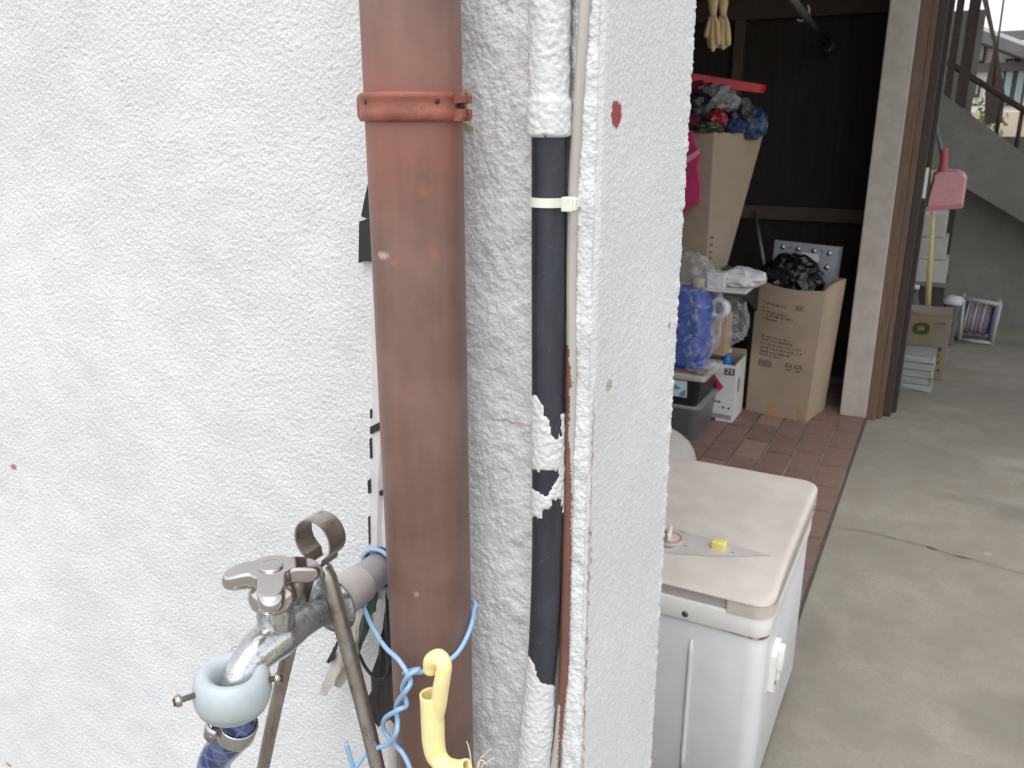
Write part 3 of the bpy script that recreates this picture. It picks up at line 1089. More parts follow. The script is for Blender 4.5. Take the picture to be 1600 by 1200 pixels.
tl = Matrix.Translation((CCX, CCY, cupz)) @ Matrix.Rotation(math.radians(5), 4, 'Y')
lathe('cup', prof, tl, M_CUP, cup, 56, cap=False)
M_SCREW = simple('screw_steel', (188, 178, 170), 0.3, 0.15, 100, metal=1.0)
for an, ln in ((math.radians(246), 0.0135), (math.radians(30), 0.0085), (math.radians(130), 0.010)):
    dv = Vector((math.cos(an), math.sin(an), 0.06))
    p0 = Vector((CCX, CCY, cupz + 0.001)) + dv * 0.022
    sc = lathe('screw', [(0.0021, 0), (0.0021, ln), (0.0040, ln), (0.0044, ln + 0.0015), (0.0036, ln + 0.0037), (0.0015, ln + 0.0043)], axis(p0, dv), M_SCREW, cup, 18)
    Ms = axis(p0 + dv * (ln + 0.0041), dv)
    mk('slot', *merge(rot_mesh(g_box((-0.003, -0.0005, -0.0008), (0.003, 0.0005, 0.0005)), Ms), rot_mesh(g_box((-0.0005, -0.003, -0.0008), (0.0005, 0.003, 0.0006)), Ms)), M_DARK, sc)

# ---- blue braided hose
b = NB('hose_blue')
uv = b.tc.outputs['UV']
su = b.n('ShaderNodeSeparateXYZ')
b.l(uv, su.inputs[0])


def helix(sgn, turns, freq, th):
    v = b.math('ADD', b.math('MULTIPLY', su.outputs[0], turns * sgn), b.math('MULTIPLY', su.outputs[1], freq))
    fr = b.math('FRACT', v)
    return b.math('LESS_THAN', b.math('ABSOLUTE', b.math('SUBTRACT', fr, 0.5)), th)


h1, h2 = helix(1, 5, 70, 0.09), helix(-1, 5, 70, 0.09)
wide = helix(1, 2, 26, 0.16)
hm = b.math('MAXIMUM', h1, h2)
colh = b.mix(b.math('MULTIPLY', hm, 0.38), b.ramp(b.noise(30, 3), [(0.3, lin((18, 34, 82))), (0.7, lin((30, 50, 110)))]), lin((120, 144, 190)))
colh = b.mix(b.math('MULTIPLY', wide, 0.25), colh, lin((130, 152, 196)))
b.color(colh)
b.rough(0.22)
b.b.inputs['Coat Weight'].default_value = 0.4
M_HOSE = b.m
hz0 = cupz - 0.0208
hc = [Vector((CCX, CCY, hz0 + 0.004)), Vector((CCX - 0.001, CCY, hz0 - 0.02))]
for (x, y), Y in (((160, 1150), 0.353), ((140, 1250), 0.351), ((118, 1400), 0.347), ((108, 1700), 0.342), ((115, 2300), 0.335), ((200, 3400), 0.30)):
    hc.append(PY(*z6([(x, y)])[0], Y))
hc = [p for p in hc if p.z > 0.02]
hc += [Vector((hc[-1].x + 0.02, hc[-1].y - 0.05, 0.02)), Vector((hc[-1].x + 0.10, hc[-1].y - 0.35, 0.014))]
hose = thing('garden_hose', hc[-1], 'translucent blue braided garden hose hanging from the tap connector', 'hose')
hpath = smooth_path(hc, 14)
tube('hose', hpath, 0.0122, M_HOSE, hose, 40, uv=True)
# ---- hose clamp
M_BAND = simple('zinc', (190, 190, 192), 0.28, 0.12, 60, 0.1, 200, metal=1.0)
ip = min(range(len(hpath)), key=lambda i: abs(hpath[i].z - (hz0 - 0.0185)))
hp = hpath[ip]
hd_ = (hpath[ip] - hpath[ip + 1]).normalized()
Mh = axis(hp, hd_)
hcl = thing('hose_clamp', hp, 'shiny steel screw clamp round the top of the blue hose', 'hose clamp')
lathe('band', [(0.0123, -0.0068), (0.0134, -0.0068), (0.0137, -0.0060), (0.0137, 0.0060), (0.0134, 0.0068), (0.0123, 0.0068)], Mh, M_BAND, hcl, 48, cap=False)
cl_dir = (Mh.inverted().to_3x3() @ Vector((-0.86, -0.51, 0))).normalized()
an = math.atan2(cl_dir.y, cl_dir.x)
Rz = Mh @ Matrix.Rotation(an, 4, 'Z')
arc = [Vector((0.0135, 0.010, 0)), Vector((0.018, 0.0085, 0)), Vector((0.0215, 0.004, 0)), Vector((0.0215, -0.003, 0)), Vector((0.018, -0.0070, 0)), Vector((0.0128, -0.0085, 0))]
mk('housing', *rot_mesh(g_ribbon(smooth_path(arc, 6), (0, 0, 1), 0.0135, 0.0012), Rz), M_BAND, hcl, True)
for dz in (0,):
    hx = g_lathe([(0.0050, -0.0045), (0.0056, -0.004), (0.0056, 0.003), (0.0045, 0.0042)], Rz @ Matrix.Translation((0.0150, -0.0115, -0.0015)) @ Matrix.Rotation(math.pi / 2, 4, 'X'), 6)
    s_ = mk('screw_head', *hx, M_SCREW, hcl)
    mk('screw_shaft', *g_lathe([(0.0028, 0), (0.0028, 0.018)], Rz @ Matrix.Translation((0.0150, -0.008, -0.0015)) @ Matrix.Rotation(-math.pi / 2, 4, 'X'), 12), M_SCREW, hcl, True)

# ================================================================== TONGS hung over the tap neck
b = NB('tong_steel')
nzt = b.noise(40, 5, 0.6, b.coords((1, 1, 0.3)))
col = b.ramp(nzt, [(0.32, lin((146, 138, 132))), (0.6, lin((190, 184, 178)))])
col = b.mix(b.math('MULTIPLY', b.ramp(b.noise(90, 5, 0.7), [(0.54, (0, 0, 0)), (0.66, (1, 1, 1))]), 0.55), col, lin((124, 100, 78)))
b.color(col)
b.b.inputs['Metallic'].default_value = 0.9
b.rough(b.math('ADD', b.math('MULTIPLY', nzt, 0.25), 0.22))
M_TONG = b.m
TY = 0.437
tongs = thing('tongs', PY(500, 1400, TY), 'old steel tongs with round spring loop hung over the tap neck', 'tongs')
LC = PY(500, 838, TY)
lr = 0.0165
loop = []
for k in range(33):
    a = math.radians(-58 + k * (296 / 32))
    loop.append(LC + Vector((lr * math.cos(a), 0, lr * math.sin(a))))
rl0, ll0 = PY(508, 884, TY), PY(486, 880, TY + 0.004)
mk('spring_loop', *g_ribbon([loop[0] + Vector((-0.002, 0, -0.006))] + loop + [loop[-1] + Vector((0.0018, 0, -0.008))], (0.0, 1, 0), 0.0185, 0.0013), M_TONG, tongs, False)


def arm(p0, p1, name, Y0):
    """channel section: three-sided folded steel"""
    d_ = (p1 - p0)
    nseg = 24
    V, Fs = [], []
    d_n = d_.normalized()
    side = Vector((0, 1, 0)) - d_n * d_n.y
    side.normalize()
    out = d_n.cross(side).normalized()
    prof = [(-0.0062, -0.0028), (-0.0066, 0.0022), (-0.0045, 0.0048), (0, 0.0056), (0.0045, 0.0048), (0.0066, 0.0022), (0.0062, -0.0028), (0.0048, -0.0024), (0.0040, 0.0026), (0, 0.0040), (-0.0040, 0.0026), (-0.0048, -0.0024)]
    sgn = 1 if out.x * (1 if 'r' in name else -1) > 0 else -1
    for i in range(nseg + 1):
        t = i / nseg
        w = min(1, 0.75 + t * 6) * (1 - 0.12 * t)
        bow = 0.003 * math.sin(math.pi * t)
        c = p0 + d_ * t + out * (sgn * bow)
        for a, e in prof:
            V.append(c + side * (a * w) + out * (sgn * e * w))
    k = len(prof)
    for i in range(nseg):
        for j in range(k):
            j2 = (j + 1) % k
            Fs.append((i * k + j, i * k + j2, (i + 1) * k + j2, (i + 1) * k + j))
    Fs += [tuple(range(k)), tuple(range(nseg * k, nseg * k + k))]
    o = mk('arm', V, Fs, M_TONG, tongs, True)
    return o


r_end = PY(590, 1215, TY)
l_end = PY(412, 1215, TY + 0.004)
r_tip = rl0 + (r_end - rl0) * 1.35
l_tip = ll0 + (l_end - ll0) * 1.35
arm(rl0, r_tip, 'r', TY)
arm(ll0, l_tip, 'l', TY)

# ================================================================== BLUE WIRE
b = NB('wire_blue')
nw = b.noise(120, 4, 0.7)
b.color(b.mix(b.ramp(nw, [(0.66, (0, 0, 0)), (0.72, (1, 1, 1))]), lin((146, 182, 216)), lin((120, 92, 88))))
b.rough(0.42)
M_WIRE = b.m
wire = thing('coated_wire', PY(640, 1100, 0.44), 'light blue coated wire twisted round the tap pipe and the downspout', 'wire')
WR = 0.0019


def z7(x, y):
    return (500 + x / 3.53, 860 + y / 3.53)


def W(x, y, Y):
    return PY(*z7(x, y), Y)


# strand from the tap pipe to the twist
ring = []
for k in range(15):
    a = math.radians(200 - k * 24)
    ring.append(Vector((TX + 0.0185 * math.cos(a), D - 0.0095 - 0.0002 * k, TZ + 0.0185 * math.sin(a))))
A = ring + [W(205, 255, 0.505), W(240, 310, 0.485), W(275, 395, 0.470), W(330, 490, 0.456), W(370, 545, 0.449), W(430, 600, 0.4435), W(478, 670, 0.4405),
     W(500, 725, 0.4375), W(475, 775, 0.434), W(435, 825, 0.438), W(418, 880, 0.441), W(428, 940, 0.437), W(420, 1010, 0.433), W(380, 1065, 0.437), W(310, 1092, 0.437), W(245, 1130, 0.434), W(205, 1185, 0.430), W(190, 1215, 0.428), W(168, 1150, 0.426), W(143, 1063, 0.424)]
tube('strand', smooth_path(A, 8), WR, M_WIRE, wire, 12)
rr = DPR + WR + 0.0004


def onpipe(ang, z):
    return Vector((DPX + rr * math.cos(ang), DPY + rr * math.sin(ang), z))


zr = W(850, 480, DPY).z
B = [onpipe(math.radians(100), zr + 0.018), onpipe(math.radians(40), zr + 0.016), onpipe(math.radians(30), zr + 0.012), onpipe(math.radians(5), zr + 0.004), onpipe(math.radians(-20), zr - 0.008), onpipe(math.radians(-45), zr - 0.015), onpipe(math.radians(-70), zr - 0.020), onpipe(math.radians(-95), zr - 0.0245),
     W(545, 655, 0.4415), W(488, 690, 0.435), W(455, 760, 0.441), W(478, 850, 0.4400), W(430, 880, 0.4335), W(360, 925, 0.436), W(350, 980, 0.4405), W(392, 1050, 0.4415), W(450, 1110, 0.4395), W(488, 1180, 0.438), W(500, 1240, 0.438), W(495, 1330, 0.440)]
tube('strand', smooth_path(B, 8), WR, M_WIRE, wire, 12)

# ================================================================== YELLOW HOOK
M_YEL = simple('yellow_plastic', (243, 229, 166), 0.38, 0.05, 30)
hook = thing('plastic_hook', W(630, 1150, 0.436), 'pale yellow plastic tube hook hanging from the blue wire', 'hook')
HY = 0.4345
body = smooth_path([W(610, 790, HY), W(617, 860, HY), W(622, 960, HY), W(627, 1060, HY), W(645, 1135, HY), W(695, 1185, HY - 0.001), W(760, 1197, HY - 0.002), W(810, 1186, HY - 0.003)], 10)
ov, of = g_tube(body, [0.0083, 0.0086, 0.0088, 0.0086, 0.0080, 0.0066, 0.0056, 0.005], 32, cap=False)
o1 = mk('stem', ov, of, M_YEL, hook, True, fixn=True)
md = o1.modifiers.new('wall', 'SOLIDIFY')
md.thickness, md.offset = 0.0016, -1
nk = smooth_path([W(628, 1050, HY + 0.001), W(640, 930, HY), W(656, 840, HY - 0.0006), W(666, 760, HY - 0.001), W(678, 690, HY - 0.001), W(682, 630, HY - 0.0005), W(655, 594, HY), W(618, 612, HY + 0.001), W(607, 665, HY + 0.0015)], 8)
nv, nf = g_tube(nk, [0.003, 0.0056, 0.0060, 0.0060, 0.0058, 0.0060, 0.0066, 0.0064, 0.0052], 28)
mk('crook', nv, nf, M_YEL, hook, True)

# ================================================================== DRY WEED STEMS at the foot of the downspout
M_STRAW = simple('straw', (216, 206, 184), 0.7, 0.15, 60)
weed = thing('dry_weed', (-0.30, 0.42, 0), 'thin dry pale weed stems in front of the downspout foot', 'weed')
for pts in ([(742, 1300), (736, 1195), (733, 1170), (729, 1158)], [(735, 1310), (748, 1198), (757, 1180), (766, 1170)], [(728, 1300), (744, 1205), (752, 1188), (762, 1196)], [(745, 1300), (752, 1205), (760, 1192), (772, 1184)]):
    P = [Vector((-0.30, 0.42, 0.0)), Vector((-0.31, 0.43, 0.35))] + [PY(x, y, 0.435) for x, y in pts]
    tube('stem', smooth_path(P, 5), [0.0009, 0.0008, 0.0006, 0.0005, 0.0003], M_STRAW, weed, 6)

# ================================================================== SMALL WASHING MACHINE
def rr_outline(x0, x1, y0, y1, r, nc=8, ns=10):
    """rounded rectangle, anticlockwise, fixed vertex count"""
    pts = []
    cs = [((x1 - r, y0 + r), -90), ((x1 - r, y1 - r), 0), ((x0 + r, y1 - r), 90), ((x0 + r, y0 + r), 180)]
    for i, ((cx, cy), a0) in enumerate(cs):
        arc = [(cx + r * math.cos(math.radians(a0 + 90 * k / nc)), cy + r * math.sin(math.radians(a0 + 90 * k / nc))) for k in range(nc + 1)]
        pts += arc
        (nx_, ny_), na = cs[(i + 1) % 4]
        q = (nx_ + r * math.cos(math.radians(na)), ny_ + r * math.sin(math.radians(na)))
        for k in range(1, ns):
            t = k / ns
            pts.append((arc[-1][0] + (q[0] - arc[-1][0]) * t, arc[-1][1] + (q[1] - arc[-1][1]) * t))
    return pts


def g_loft(rings):
    n = len(rings[0])
    V = [Vector(p) for r in rings for p in r]
    Fs = []
    for i in range(len(rings) - 1):
        for k in range(n):
            k2 = (k + 1) % n
            Fs.append((i * n + k, i * n + k2, (i + 1) * n + k2, (i + 1) * n + k))
    Fs += [tuple(range(n)), tuple(range((len(rings) - 1) * n, len(rings) * n))]
    return V, Fs


def slab(name, x0, x1, y0, y1, z0, z1, r, mat, parent, e=0.003):
    rings = []
    for d_, z in ((e, z0), (e * 0.3, z0 + e * 0.3), (0, z0 + e), (0, z1 - e), (e * 0.3, z1 - e * 0.3), (e, z1)):
        rings.append([(x, y, z) for x, y in rr_outline(x0 + d_, x1 - d_, y0 + d_, y1 - d_, max(0.001, r - d_))])
    return mk(name, *g_loft(rings), mat, parent, True)


MX0, MX1, MY0, MY1 = -0.60, -0.166, 1.222, 1.70
b = NB('machine_cap')
nz = b.noise(12, 5)
col = b.ramp(nz, [(0.35, lin((197, 188, 179))), (0.65, lin((210, 202, 193)))])
col = b.mix(b.math('MULTIPLY', b.ramp(b.noise(120, 4, 0.7), [(0.62, (0, 0, 0)), (0.74, (1, 1, 1))]), 0.2), col, lin((170, 160, 148)))
b.color(col)
b.rough(0.48)
b.bump(b.noise(700, 2), 0.08, 0.0005)
M_CAP = b.m
b = NB('machine_body')
col = b.ramp(b.noise(8, 4), [(0.35, lin((210, 211, 213))), (0.65, lin((222, 222, 223)))])
pos, xyz = geo_xyz(b)
rz = b.n('ShaderNodeMapRange')
rz.inputs['From Min'].default_value, rz.inputs['From Max'].default_value = 0.398, 0.404
b.l(xyz[2], rz.inputs['Value'])
rx = b.n('ShaderNodeMapRange')
rx.inputs['From Min'].default_value, rx.inputs['From Max'].default_value = -0.235, -0.19
b.l(xyz[0], rx.inputs['Value'])
rust = b.math('MULTIPLY', b.math('MULTIPLY', rz.outputs[0], rx.outputs[0]), b.ramp(b.noise(110, 4, 0.7), [(0.36, (0, 0, 0)), (0.5, (1, 1, 1))]))
b.color(b.mix(rust, col, lin((140, 78, 30))))
b.rough(0.32)
M_MBODY = b.m
M_MBAND = simple('machine_band', (232, 230, 226), 0.4, 0.03, 20)
M_MGREY = simple('machine_grey', (186, 180, 175), 0.5, 0.05, 30)
M_BLACK = simple('black_plastic', (34, 33, 33), 0.5, 0.15, 40)
mach = thing('washing_machine', ((MX0 + MX1) / 2, (MY0 + MY1) / 2, 0), 'small old white washing machine with beige lid beside the tiled floor', 'washing machine')
slab('body', MX0 + 0.006, MX1 - 0.008, MY0 + 0.006, MY1 - 0.012, 0.075, 0.4045, 0.030, M_MBODY, mach)
slab('base', MX0 + 0.02, MX1 - 0.014, MY0 + 0.02, MY1 - 0.02, 0.03, 0.0755, 0.03, M_BLACK, mach)
for x in (MX0 + 0.06, MX1 - 0.05):
    for y in (MY0 + 0.06, MY1 - 0.06):
        lathe('foot', [(0.022, 0.011), (0.024, 0.014), (0.02, 0.032)], Matrix.Translation((x, y, 0)), M_BLACK, mach, 20)
slab('band', MX0 + 0.002, MX1 - 0.004, MY0 + 0.0015, MY1 - 0.008, 0.4035, 0.4425, 0.032, M_MBAND, mach)
b = NB('seam_rust')
b.color(b.mix(b.ramp(b.noise(70, 4, 0.7), [(0.42, (0, 0, 0)), (0.56, (1, 1, 1))]), lin((214, 196, 160)), lin((136, 78, 34))))
b.rough(0.85)
ca_ = [(-0.245, MY0 + 0.0052)] + [(MX1 - 0.0075 - 0.030 + 0.0305 * math.sin(a), MY0 + 0.0355 - 0.0305 * math.cos(a)) for a in np.linspace(0, math.pi / 2, 10)] + [(MX1 - 0.0072, MY0 + 0.06)]
tube('seam_rust', [Vector((x, y, 0.4022)) for x, y in ca_], [0.0005, 0.0014, 0.0026, 0.0032, 0.0034, 0.0032, 0.0028, 0.0016, 0.0005], b.m, mach, 8)
# front panel, raised 2 mm, with a pressed vertical rib
prism('panel_gap', [(-0.368, MY0 + 0.0052, 0.09), (-0.3525, MY0 + 0.0052, 0.09), (-0.3525, MY0 + 0.0052, 0.40), (-0.368, MY0 + 0.0052, 0.40)], (0, 0.003, 0), M_MGREY, mach)
gv, gf = g_tube([Vector((-0.295, MY0 + 0.0052, z)) for z in np.linspace(0.10, 0.368, 12)], [0.0042] * 11 + [0.0020], 16)
mk('rib', gv, gf, M_MBODY, mach, True)
# right-hand front corner joint: rust bleeding out of the seam is in the body material; screws
sp_ = PY(1010 + 277 / 4.614, 780 + 832 / 4.614, MY0)
lathe('screw', [(0.0058, 0), (0.0054, 0.0014), (0.003, 0.0022)], axis((sp_.x, MY0 + 0.0018, sp_.z), (0, -1, 0)), simple('screw_dark', (110, 118, 128), 0.3, 0.2, 80, metal=0.9), mach, 20)
ps = PX(1010 + 1200 / 4.614, 780 + 150 / 4.614, MX1)
lathe('screw', [(0.0058, 0), (0.0054, 0.0014), (0.003, 0.0022)], axis((MX1 - 0.0005, ps.y, 0.4665), (1, 0, 0)), simple('screw_dark', (110, 118, 128)), mach, 16)
# beige cap: lower ring (set back behind the grip slot) and the shaped lid
slab('grip_slot', MX0 + 0.004, -0.20, MY0 + 0.006, MY0 + 0.06, 0.4415, 0.4665, 0.002, M_MGREY, mach)
co = [(-0.2395, MY0 - 0.0002)] + [(MX1 - 0.0015 - 0.032 + 0.032 * math.sin(a), MY0 - 0.0002 + 0.032 - 0.032 * math.cos(a)) for a in np.linspace(0, math.pi / 2, 10)] + [(MX1 - 0.0015, MY0 + 0.064), (-0.2395, MY0 + 0.064)]
mk('cap_rim', *g_prism([(x, y, 0.4412) for x, y in co], (0, 0, 0.0248)), M_CAP, mach)
slab('cap_rim', MX0, MX1 - 0.0022, MY0 + 0.062, MY1 - 0.001, 0.4412, 0.4661, 0.012, M_CAP, mach)


def cap_z(x, y, d_):
    t = min(1, max(0, (1.345 - y) / 0.115))
    z1 = 0.502 - 0.017 * t ** 1.25
    k = np.interp(x, [-0.60, -0.35, -0.19, -0.166], [0.28, 0.37, 0.60, 0.66])
    z2 = 0.4668 + (y - MY0) * k
    z = min(z1, z2)
    # shallow raised rim of the lid along the right side
    r = 0.011
    if d_ < r:
        z -= (r - math.sqrt(max(0, r * r - (r - d_) ** 2))) * 0.85
    return max(z, 0.4655)


rings = [[(x, y, 0.4652) for x, y in rr_outline(MX0, MX1, MY0 - 0.002, MY1, 0.034, 8, 26)]]
for d_ in [0, 0.0004, 0.0012, 0.0025, 0.004, 0.006, 0.0085, 0.0115] + list(np.linspace(0.0165, 0.21, 44)):
    ol = rr_outline(MX0 + d_, MX1 - d_, MY0 - 0.002 + d_, MY1 - d_, max(0.0005, 0.034 - d_), 8, 26)
    rings.append([(x, y, cap_z(x, y, d_)) for x, y in ol])
mk('lid', *g_loft(rings), M_CAP, mach, True)
# control strip: grey lens-shaped inlay on the lid, with a dial and a slider
zt_ = 0.5026


def ZC(x, y):
    return PZ(1010 + x / 4.614, 780 + y / 4.614, zt_)


lens = [ZC(*p) for p in [(-60, 250), (90, 218), (200, 205), (330, 248), (480, 290), (620, 330), (760, 366), (905, 402), (800, 402), (640, 398), (470, 388), (300, 368), (90, 325), (-60, 290)]]
lens = [Vector((p.x, p.y, 0)) for p in lens]
lp2 = []
for i in range(len(lens)):
    for t in (0, 0.34, 0.67):
        lp2.append(lens[i].lerp(lens[(i + 1) % len(lens)], t))
bm = bmesh.new()
vs = [bm.verts.new((p.x, p.y, 0)) for p in lp2]
fc = bm.faces.new(vs)
bmesh.ops.triangulate(bm, faces=[fc])
for _ in range(2):
    bmesh.ops.subdivide_edges(bm, edges=bm.edges[:], cuts=1)
bmesh.ops.triangulate(bm, faces=bm.faces[:])
for v in bm.verts:
    v.co.z = cap_z(v.co.x, v.co.y, 1) + 0.0009
me = bpy.data.meshes.new('control_strip')
bm.to_mesh(me)
bm.free()
strip = link('control_strip', me, M_MGREY, mach, True)
dc = ZC(165, 275)
dz0 = cap_z(dc.x, dc.y, 1)
M_PINK = simple('dial_pink', (196, 130, 140), 0.5, 0.08, 40)
M_CREAM = simple('knob_cream', (226, 220, 200), 0.45, 0.04, 40)
dial = lathe('dial', [(0.024, -0.004), (0.024, 0.0028), (0.0228, 0.0034)], Matrix.Translation((dc.x, dc.y, dz0)), M_MGREY, mach, 40)
lathe('dial_ring', [(0.0195, 0.0032), (0.0195, 0.0042), (0.0235, 0.0042), (0.0235, 0.0030)], Matrix.Translation((dc.x, dc.y, dz0)), M_PINK, dial, 40, cap=False)
kv = rot_mesh(g_box((-0.0038, -0.019, 0.003), (0.0038, 0.019, 0.019), 0.0025), Matrix.Translation((dc.x, dc.y, dz0)) @ Matrix.Rotation(math.radians(12), 4, 'Z'))
mk('knob', *kv, M_CREAM, dial, True)
sc_ = ZC(523, 338)
mk('slider', *g_box((sc_.x - 0.0125, sc_.y - 0.010, 0.492), (sc_.x + 0.0125, sc_.y + 0.008, 0.5135), 0.003), simple('slider_yellow', (226, 214, 130), 0.45, 0.05, 40), mach, True)
for k, (x, y, l_) in enumerate(((255, 240, 0.008), (280, 322, 0.007), (620, 376, 0.006), (290, 285, 0.004))):
    q = ZC(x, y)
    zz_ = cap_z(q.x, q.y, 1) + 0.0014
    mk('print_mark', [(q.x - l_ / 2, q.y - 0.0008, zz_), (q.x + l_ / 2, q.y - 0.0008, zz_), (q.x + l_ / 2, q.y + 0.0008, zz_), (q.x - l_ / 2, q.y + 0.0008, zz_)], [(0, 1, 2, 3)], M_RUBBER, mach)
# drain-hose hook on the right side
hk = [PX(1010 + x / 4.614, 780 + y / 4.614, MX1) for x, y in [(1000, 900), (1105, 930), (1085, 1075), (1000, 1190), (930, 1130)]]
yc = 1.335
pr = [(yc - 0.028, 0.325), (yc + 0.018, 0.335), (yc + 0.020, 0.288), (yc + 0.012, 0.284), (yc + 0.012, 0.262), (yc - 0.008, 0.238), (yc - 0.026, 0.252)]
hko = mk('hose_hook', *g_prism([(MX1 - 0.0085, y, z) for y, z in pr], (0.009, 0, 0)), M_MBAND, mach)
mk('hook_lug', *g_box((MX1 + 0.0002, yc - 0.012, 0.288), (MX1 + 0.010, yc + 0.014, 0.330), 0.002), M_MBAND, hko, True)
mk('hook_tab', *g_box((MX1 + 0.0002, yc - 0.004, 0.262), (MX1 + 0.006, yc + 0.010, 0.2875), 0.0015), M_MBAND, hko, True)
lathe('hook_screw', [(0.004, 0), (0.003, 0.0015)], axis((MX1 + 0.0005, yc - 0.010, 0.262), (1, 0, 0)), simple('rust_orange', (134, 84, 52), 0.8, 0.3, 120), hko, 12)

# ================================================================== STORAGE ROOM SHELL
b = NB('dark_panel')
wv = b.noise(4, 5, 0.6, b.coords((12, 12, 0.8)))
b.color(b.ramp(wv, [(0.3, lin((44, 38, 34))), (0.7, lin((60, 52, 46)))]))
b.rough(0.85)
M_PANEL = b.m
b = NB('wood_brown')
wv = b.noise(5, 6, 0.65, b.coords((40, 40, 1.4)))
b.color(b.ramp(wv, [(0.3, lin((84, 67, 58))), (0.5, lin((108, 86, 72))), (0.7, lin((128, 104, 86)))]))
b.rough(0.6)
b.bump(wv, 0.15, 0.002)
M_WOOD = b.m
b = NB('wood_dark')
wv = b.noise(5, 6, 0.65, b.coords((60, 60, 2)))
b.color(b.ramp(wv, [(0.3, lin((54, 44, 40))), (0.7, lin((76, 61, 55)))]))
b.rough(0.6)
b.bump(wv, 0.15, 0.002)
M_WOODD = b.m
BW = 4.3
room = thing('storage_room', (-1.2, BW, 0), 'dark wooden back wall and unseen shading ceilings of the open storage room', 'storage room')
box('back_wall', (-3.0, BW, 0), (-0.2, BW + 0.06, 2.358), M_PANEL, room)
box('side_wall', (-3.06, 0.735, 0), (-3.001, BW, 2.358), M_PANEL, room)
box('ceiling', (-3.06, 0.85, 1.95), (-0.33, BW - 0.001, 2.01), M_PANEL, room)  # unseen; set low and far forward to keep light out of the storage
box('ceiling', (-0.329, 2.5, 2.36), (1.9, 6.2, 2.42), M_PANEL, room)  # unseen slab added over passage and stairs to shade them
for (x0, y0, x1, y1, th) in ((1178, 327, 1356, 341, 0.03),):
    a, c = PY(x0, y0, BW - 0.03), PY(x1, y1, BW - 0.03)
    box('rail', (-2.9, BW - 0.032, a.z - 0.045), (-0.26, BW - 0.0005, a.z + 0.018), simple('rail_wood', (98, 84, 71), 0.7, 0.15, 20), room)
zt2 = PY(1250, 4, BW).z
box('top_rail', (-2.9, BW - 0.045, zt2 - 0.065), (-0.26, BW - 0.0005, zt2 + 0.03), simple('rail_dark', (84, 70, 58), 0.7, 0.15, 20), room)
a = PY(1148, 60, BW - 0.03)
c_ = PY(1164, 60, BW - 0.03)
box('stud', (a.x, BW - 0.038, 0.85), (c_.x, BW - 0.0006, zt2 - 0.066), simple('rail_wood', (98, 84, 71)), room)

# light painted post and the stepped brown door frame
PYY = 3.68
b = NB('post_paint')
nz = b.noise(16, 5, 0.6)
col = b.ramp(nz, [(0.35, lin((172, 163, 156))), (0.65, lin((188, 180, 172)))])
col = b.mix(b.math('MULTIPLY', b.ramp(b.noise(24, 4, 0.7, b.coords((1, 1, 1), (3, 3, 3))), [(0.64, (0, 0, 0)), (0.72, (1, 1, 1))]), 0.4), col, lin((170, 138, 110)))
b.color(col)
b.rough(0.6)
M_POST = b.m
post = thing('post', (-0.262, PYY + 0.05, 0), 'pale pinkish white square post at the edge of the tiles', 'post')
box('shaft', (-0.315, PYY, 0.011), (-0.210, PYY + 0.1, 2.358), M_POST, post, 0.004)
frame = thing('door_frame', (-0.17, PYY + 0.2, 0), 'brown wooden door frame with dark edge beside the pale post', 'door frame')
box('jamb', (-0.2095, PYY + 0.025, 0.004), (-0.172, PYY + 0.12, 2.358), M_WOOD, frame, 0.002)
box('jamb', (-0.1715, PYY + 0.055, 0.004), (-0.150, PYY + 0.16, 2.358), M_WOOD, frame, 0.002)
box('door_edge', (-0.1495, PYY + 0.10, 0.004), (-0.118, PYY + 0.20, 2.358), M_WOODD, frame, 0.002)
box('door_edge', (-0.1175, PYY + 0.17, 0.004), (-0.100, PYY + 0.27, 2.358), simple('door_black', (52, 44, 42), 0.6, 0.2, 30), frame, 0.002)
box('door_panel', (-0.20, PYY + 0.13, 0.02), (-0.152, BW + 0.35, 2.358), M_WOODD, frame)

# ================================================================== THINGS IN THE STORAGE
def mat_card(name, rgb):
    b = NB(name)
    c = lin(rgb)
    b.color(b.ramp(b.noise(6, 5, 0.6), [(0.3, tuple(v * 0.86 for v in c)), (0.7, tuple(v * 1.06 for v in c))]))
    b.rough(0.75)
    b.bump(b.noise(4, 3, 0.5, b.coords((60, 60, 2))), 0.12, 0.003)
    return b.m


M_CARD = mat_card('cardboard', (168, 149, 128))
M_INK = simple('card_ink', (104, 90, 74), 0.8, 0.2, 60)
M_TAPEB = simple('parcel_tape', (176, 142, 100), 0.4, 0.1, 40)


def panel_quad(name, q, mat, parent, th, sub=1):
    """four corners, thickness vector"""
    return prism(name, q, th, mat, parent)


# -- tall cardboard box with slightly bowed mouth
box_ = thing('cardboard_box', (-0.54, 3.62, 0.012), 'tall brown cardboard box on the tiles with black bag inside', 'box')
zb = 0.0125
fbl, fbr = Vector((-0.690, 3.555, zb)), Vector((-0.428, 3.498, zb))
ftl, ftr = PY(1184, 436, 3.53), PY(1290, 455, 3.47)
dpv = Vector((0.045, 0.215, 0))
bbl, bbr, btl, btr = fbl + dpv, fbr + dpv, ftl + dpv * 1.0 + Vector((0, 0, 0.005)), ftr + dpv + Vector((0.006, 0, 0.02))


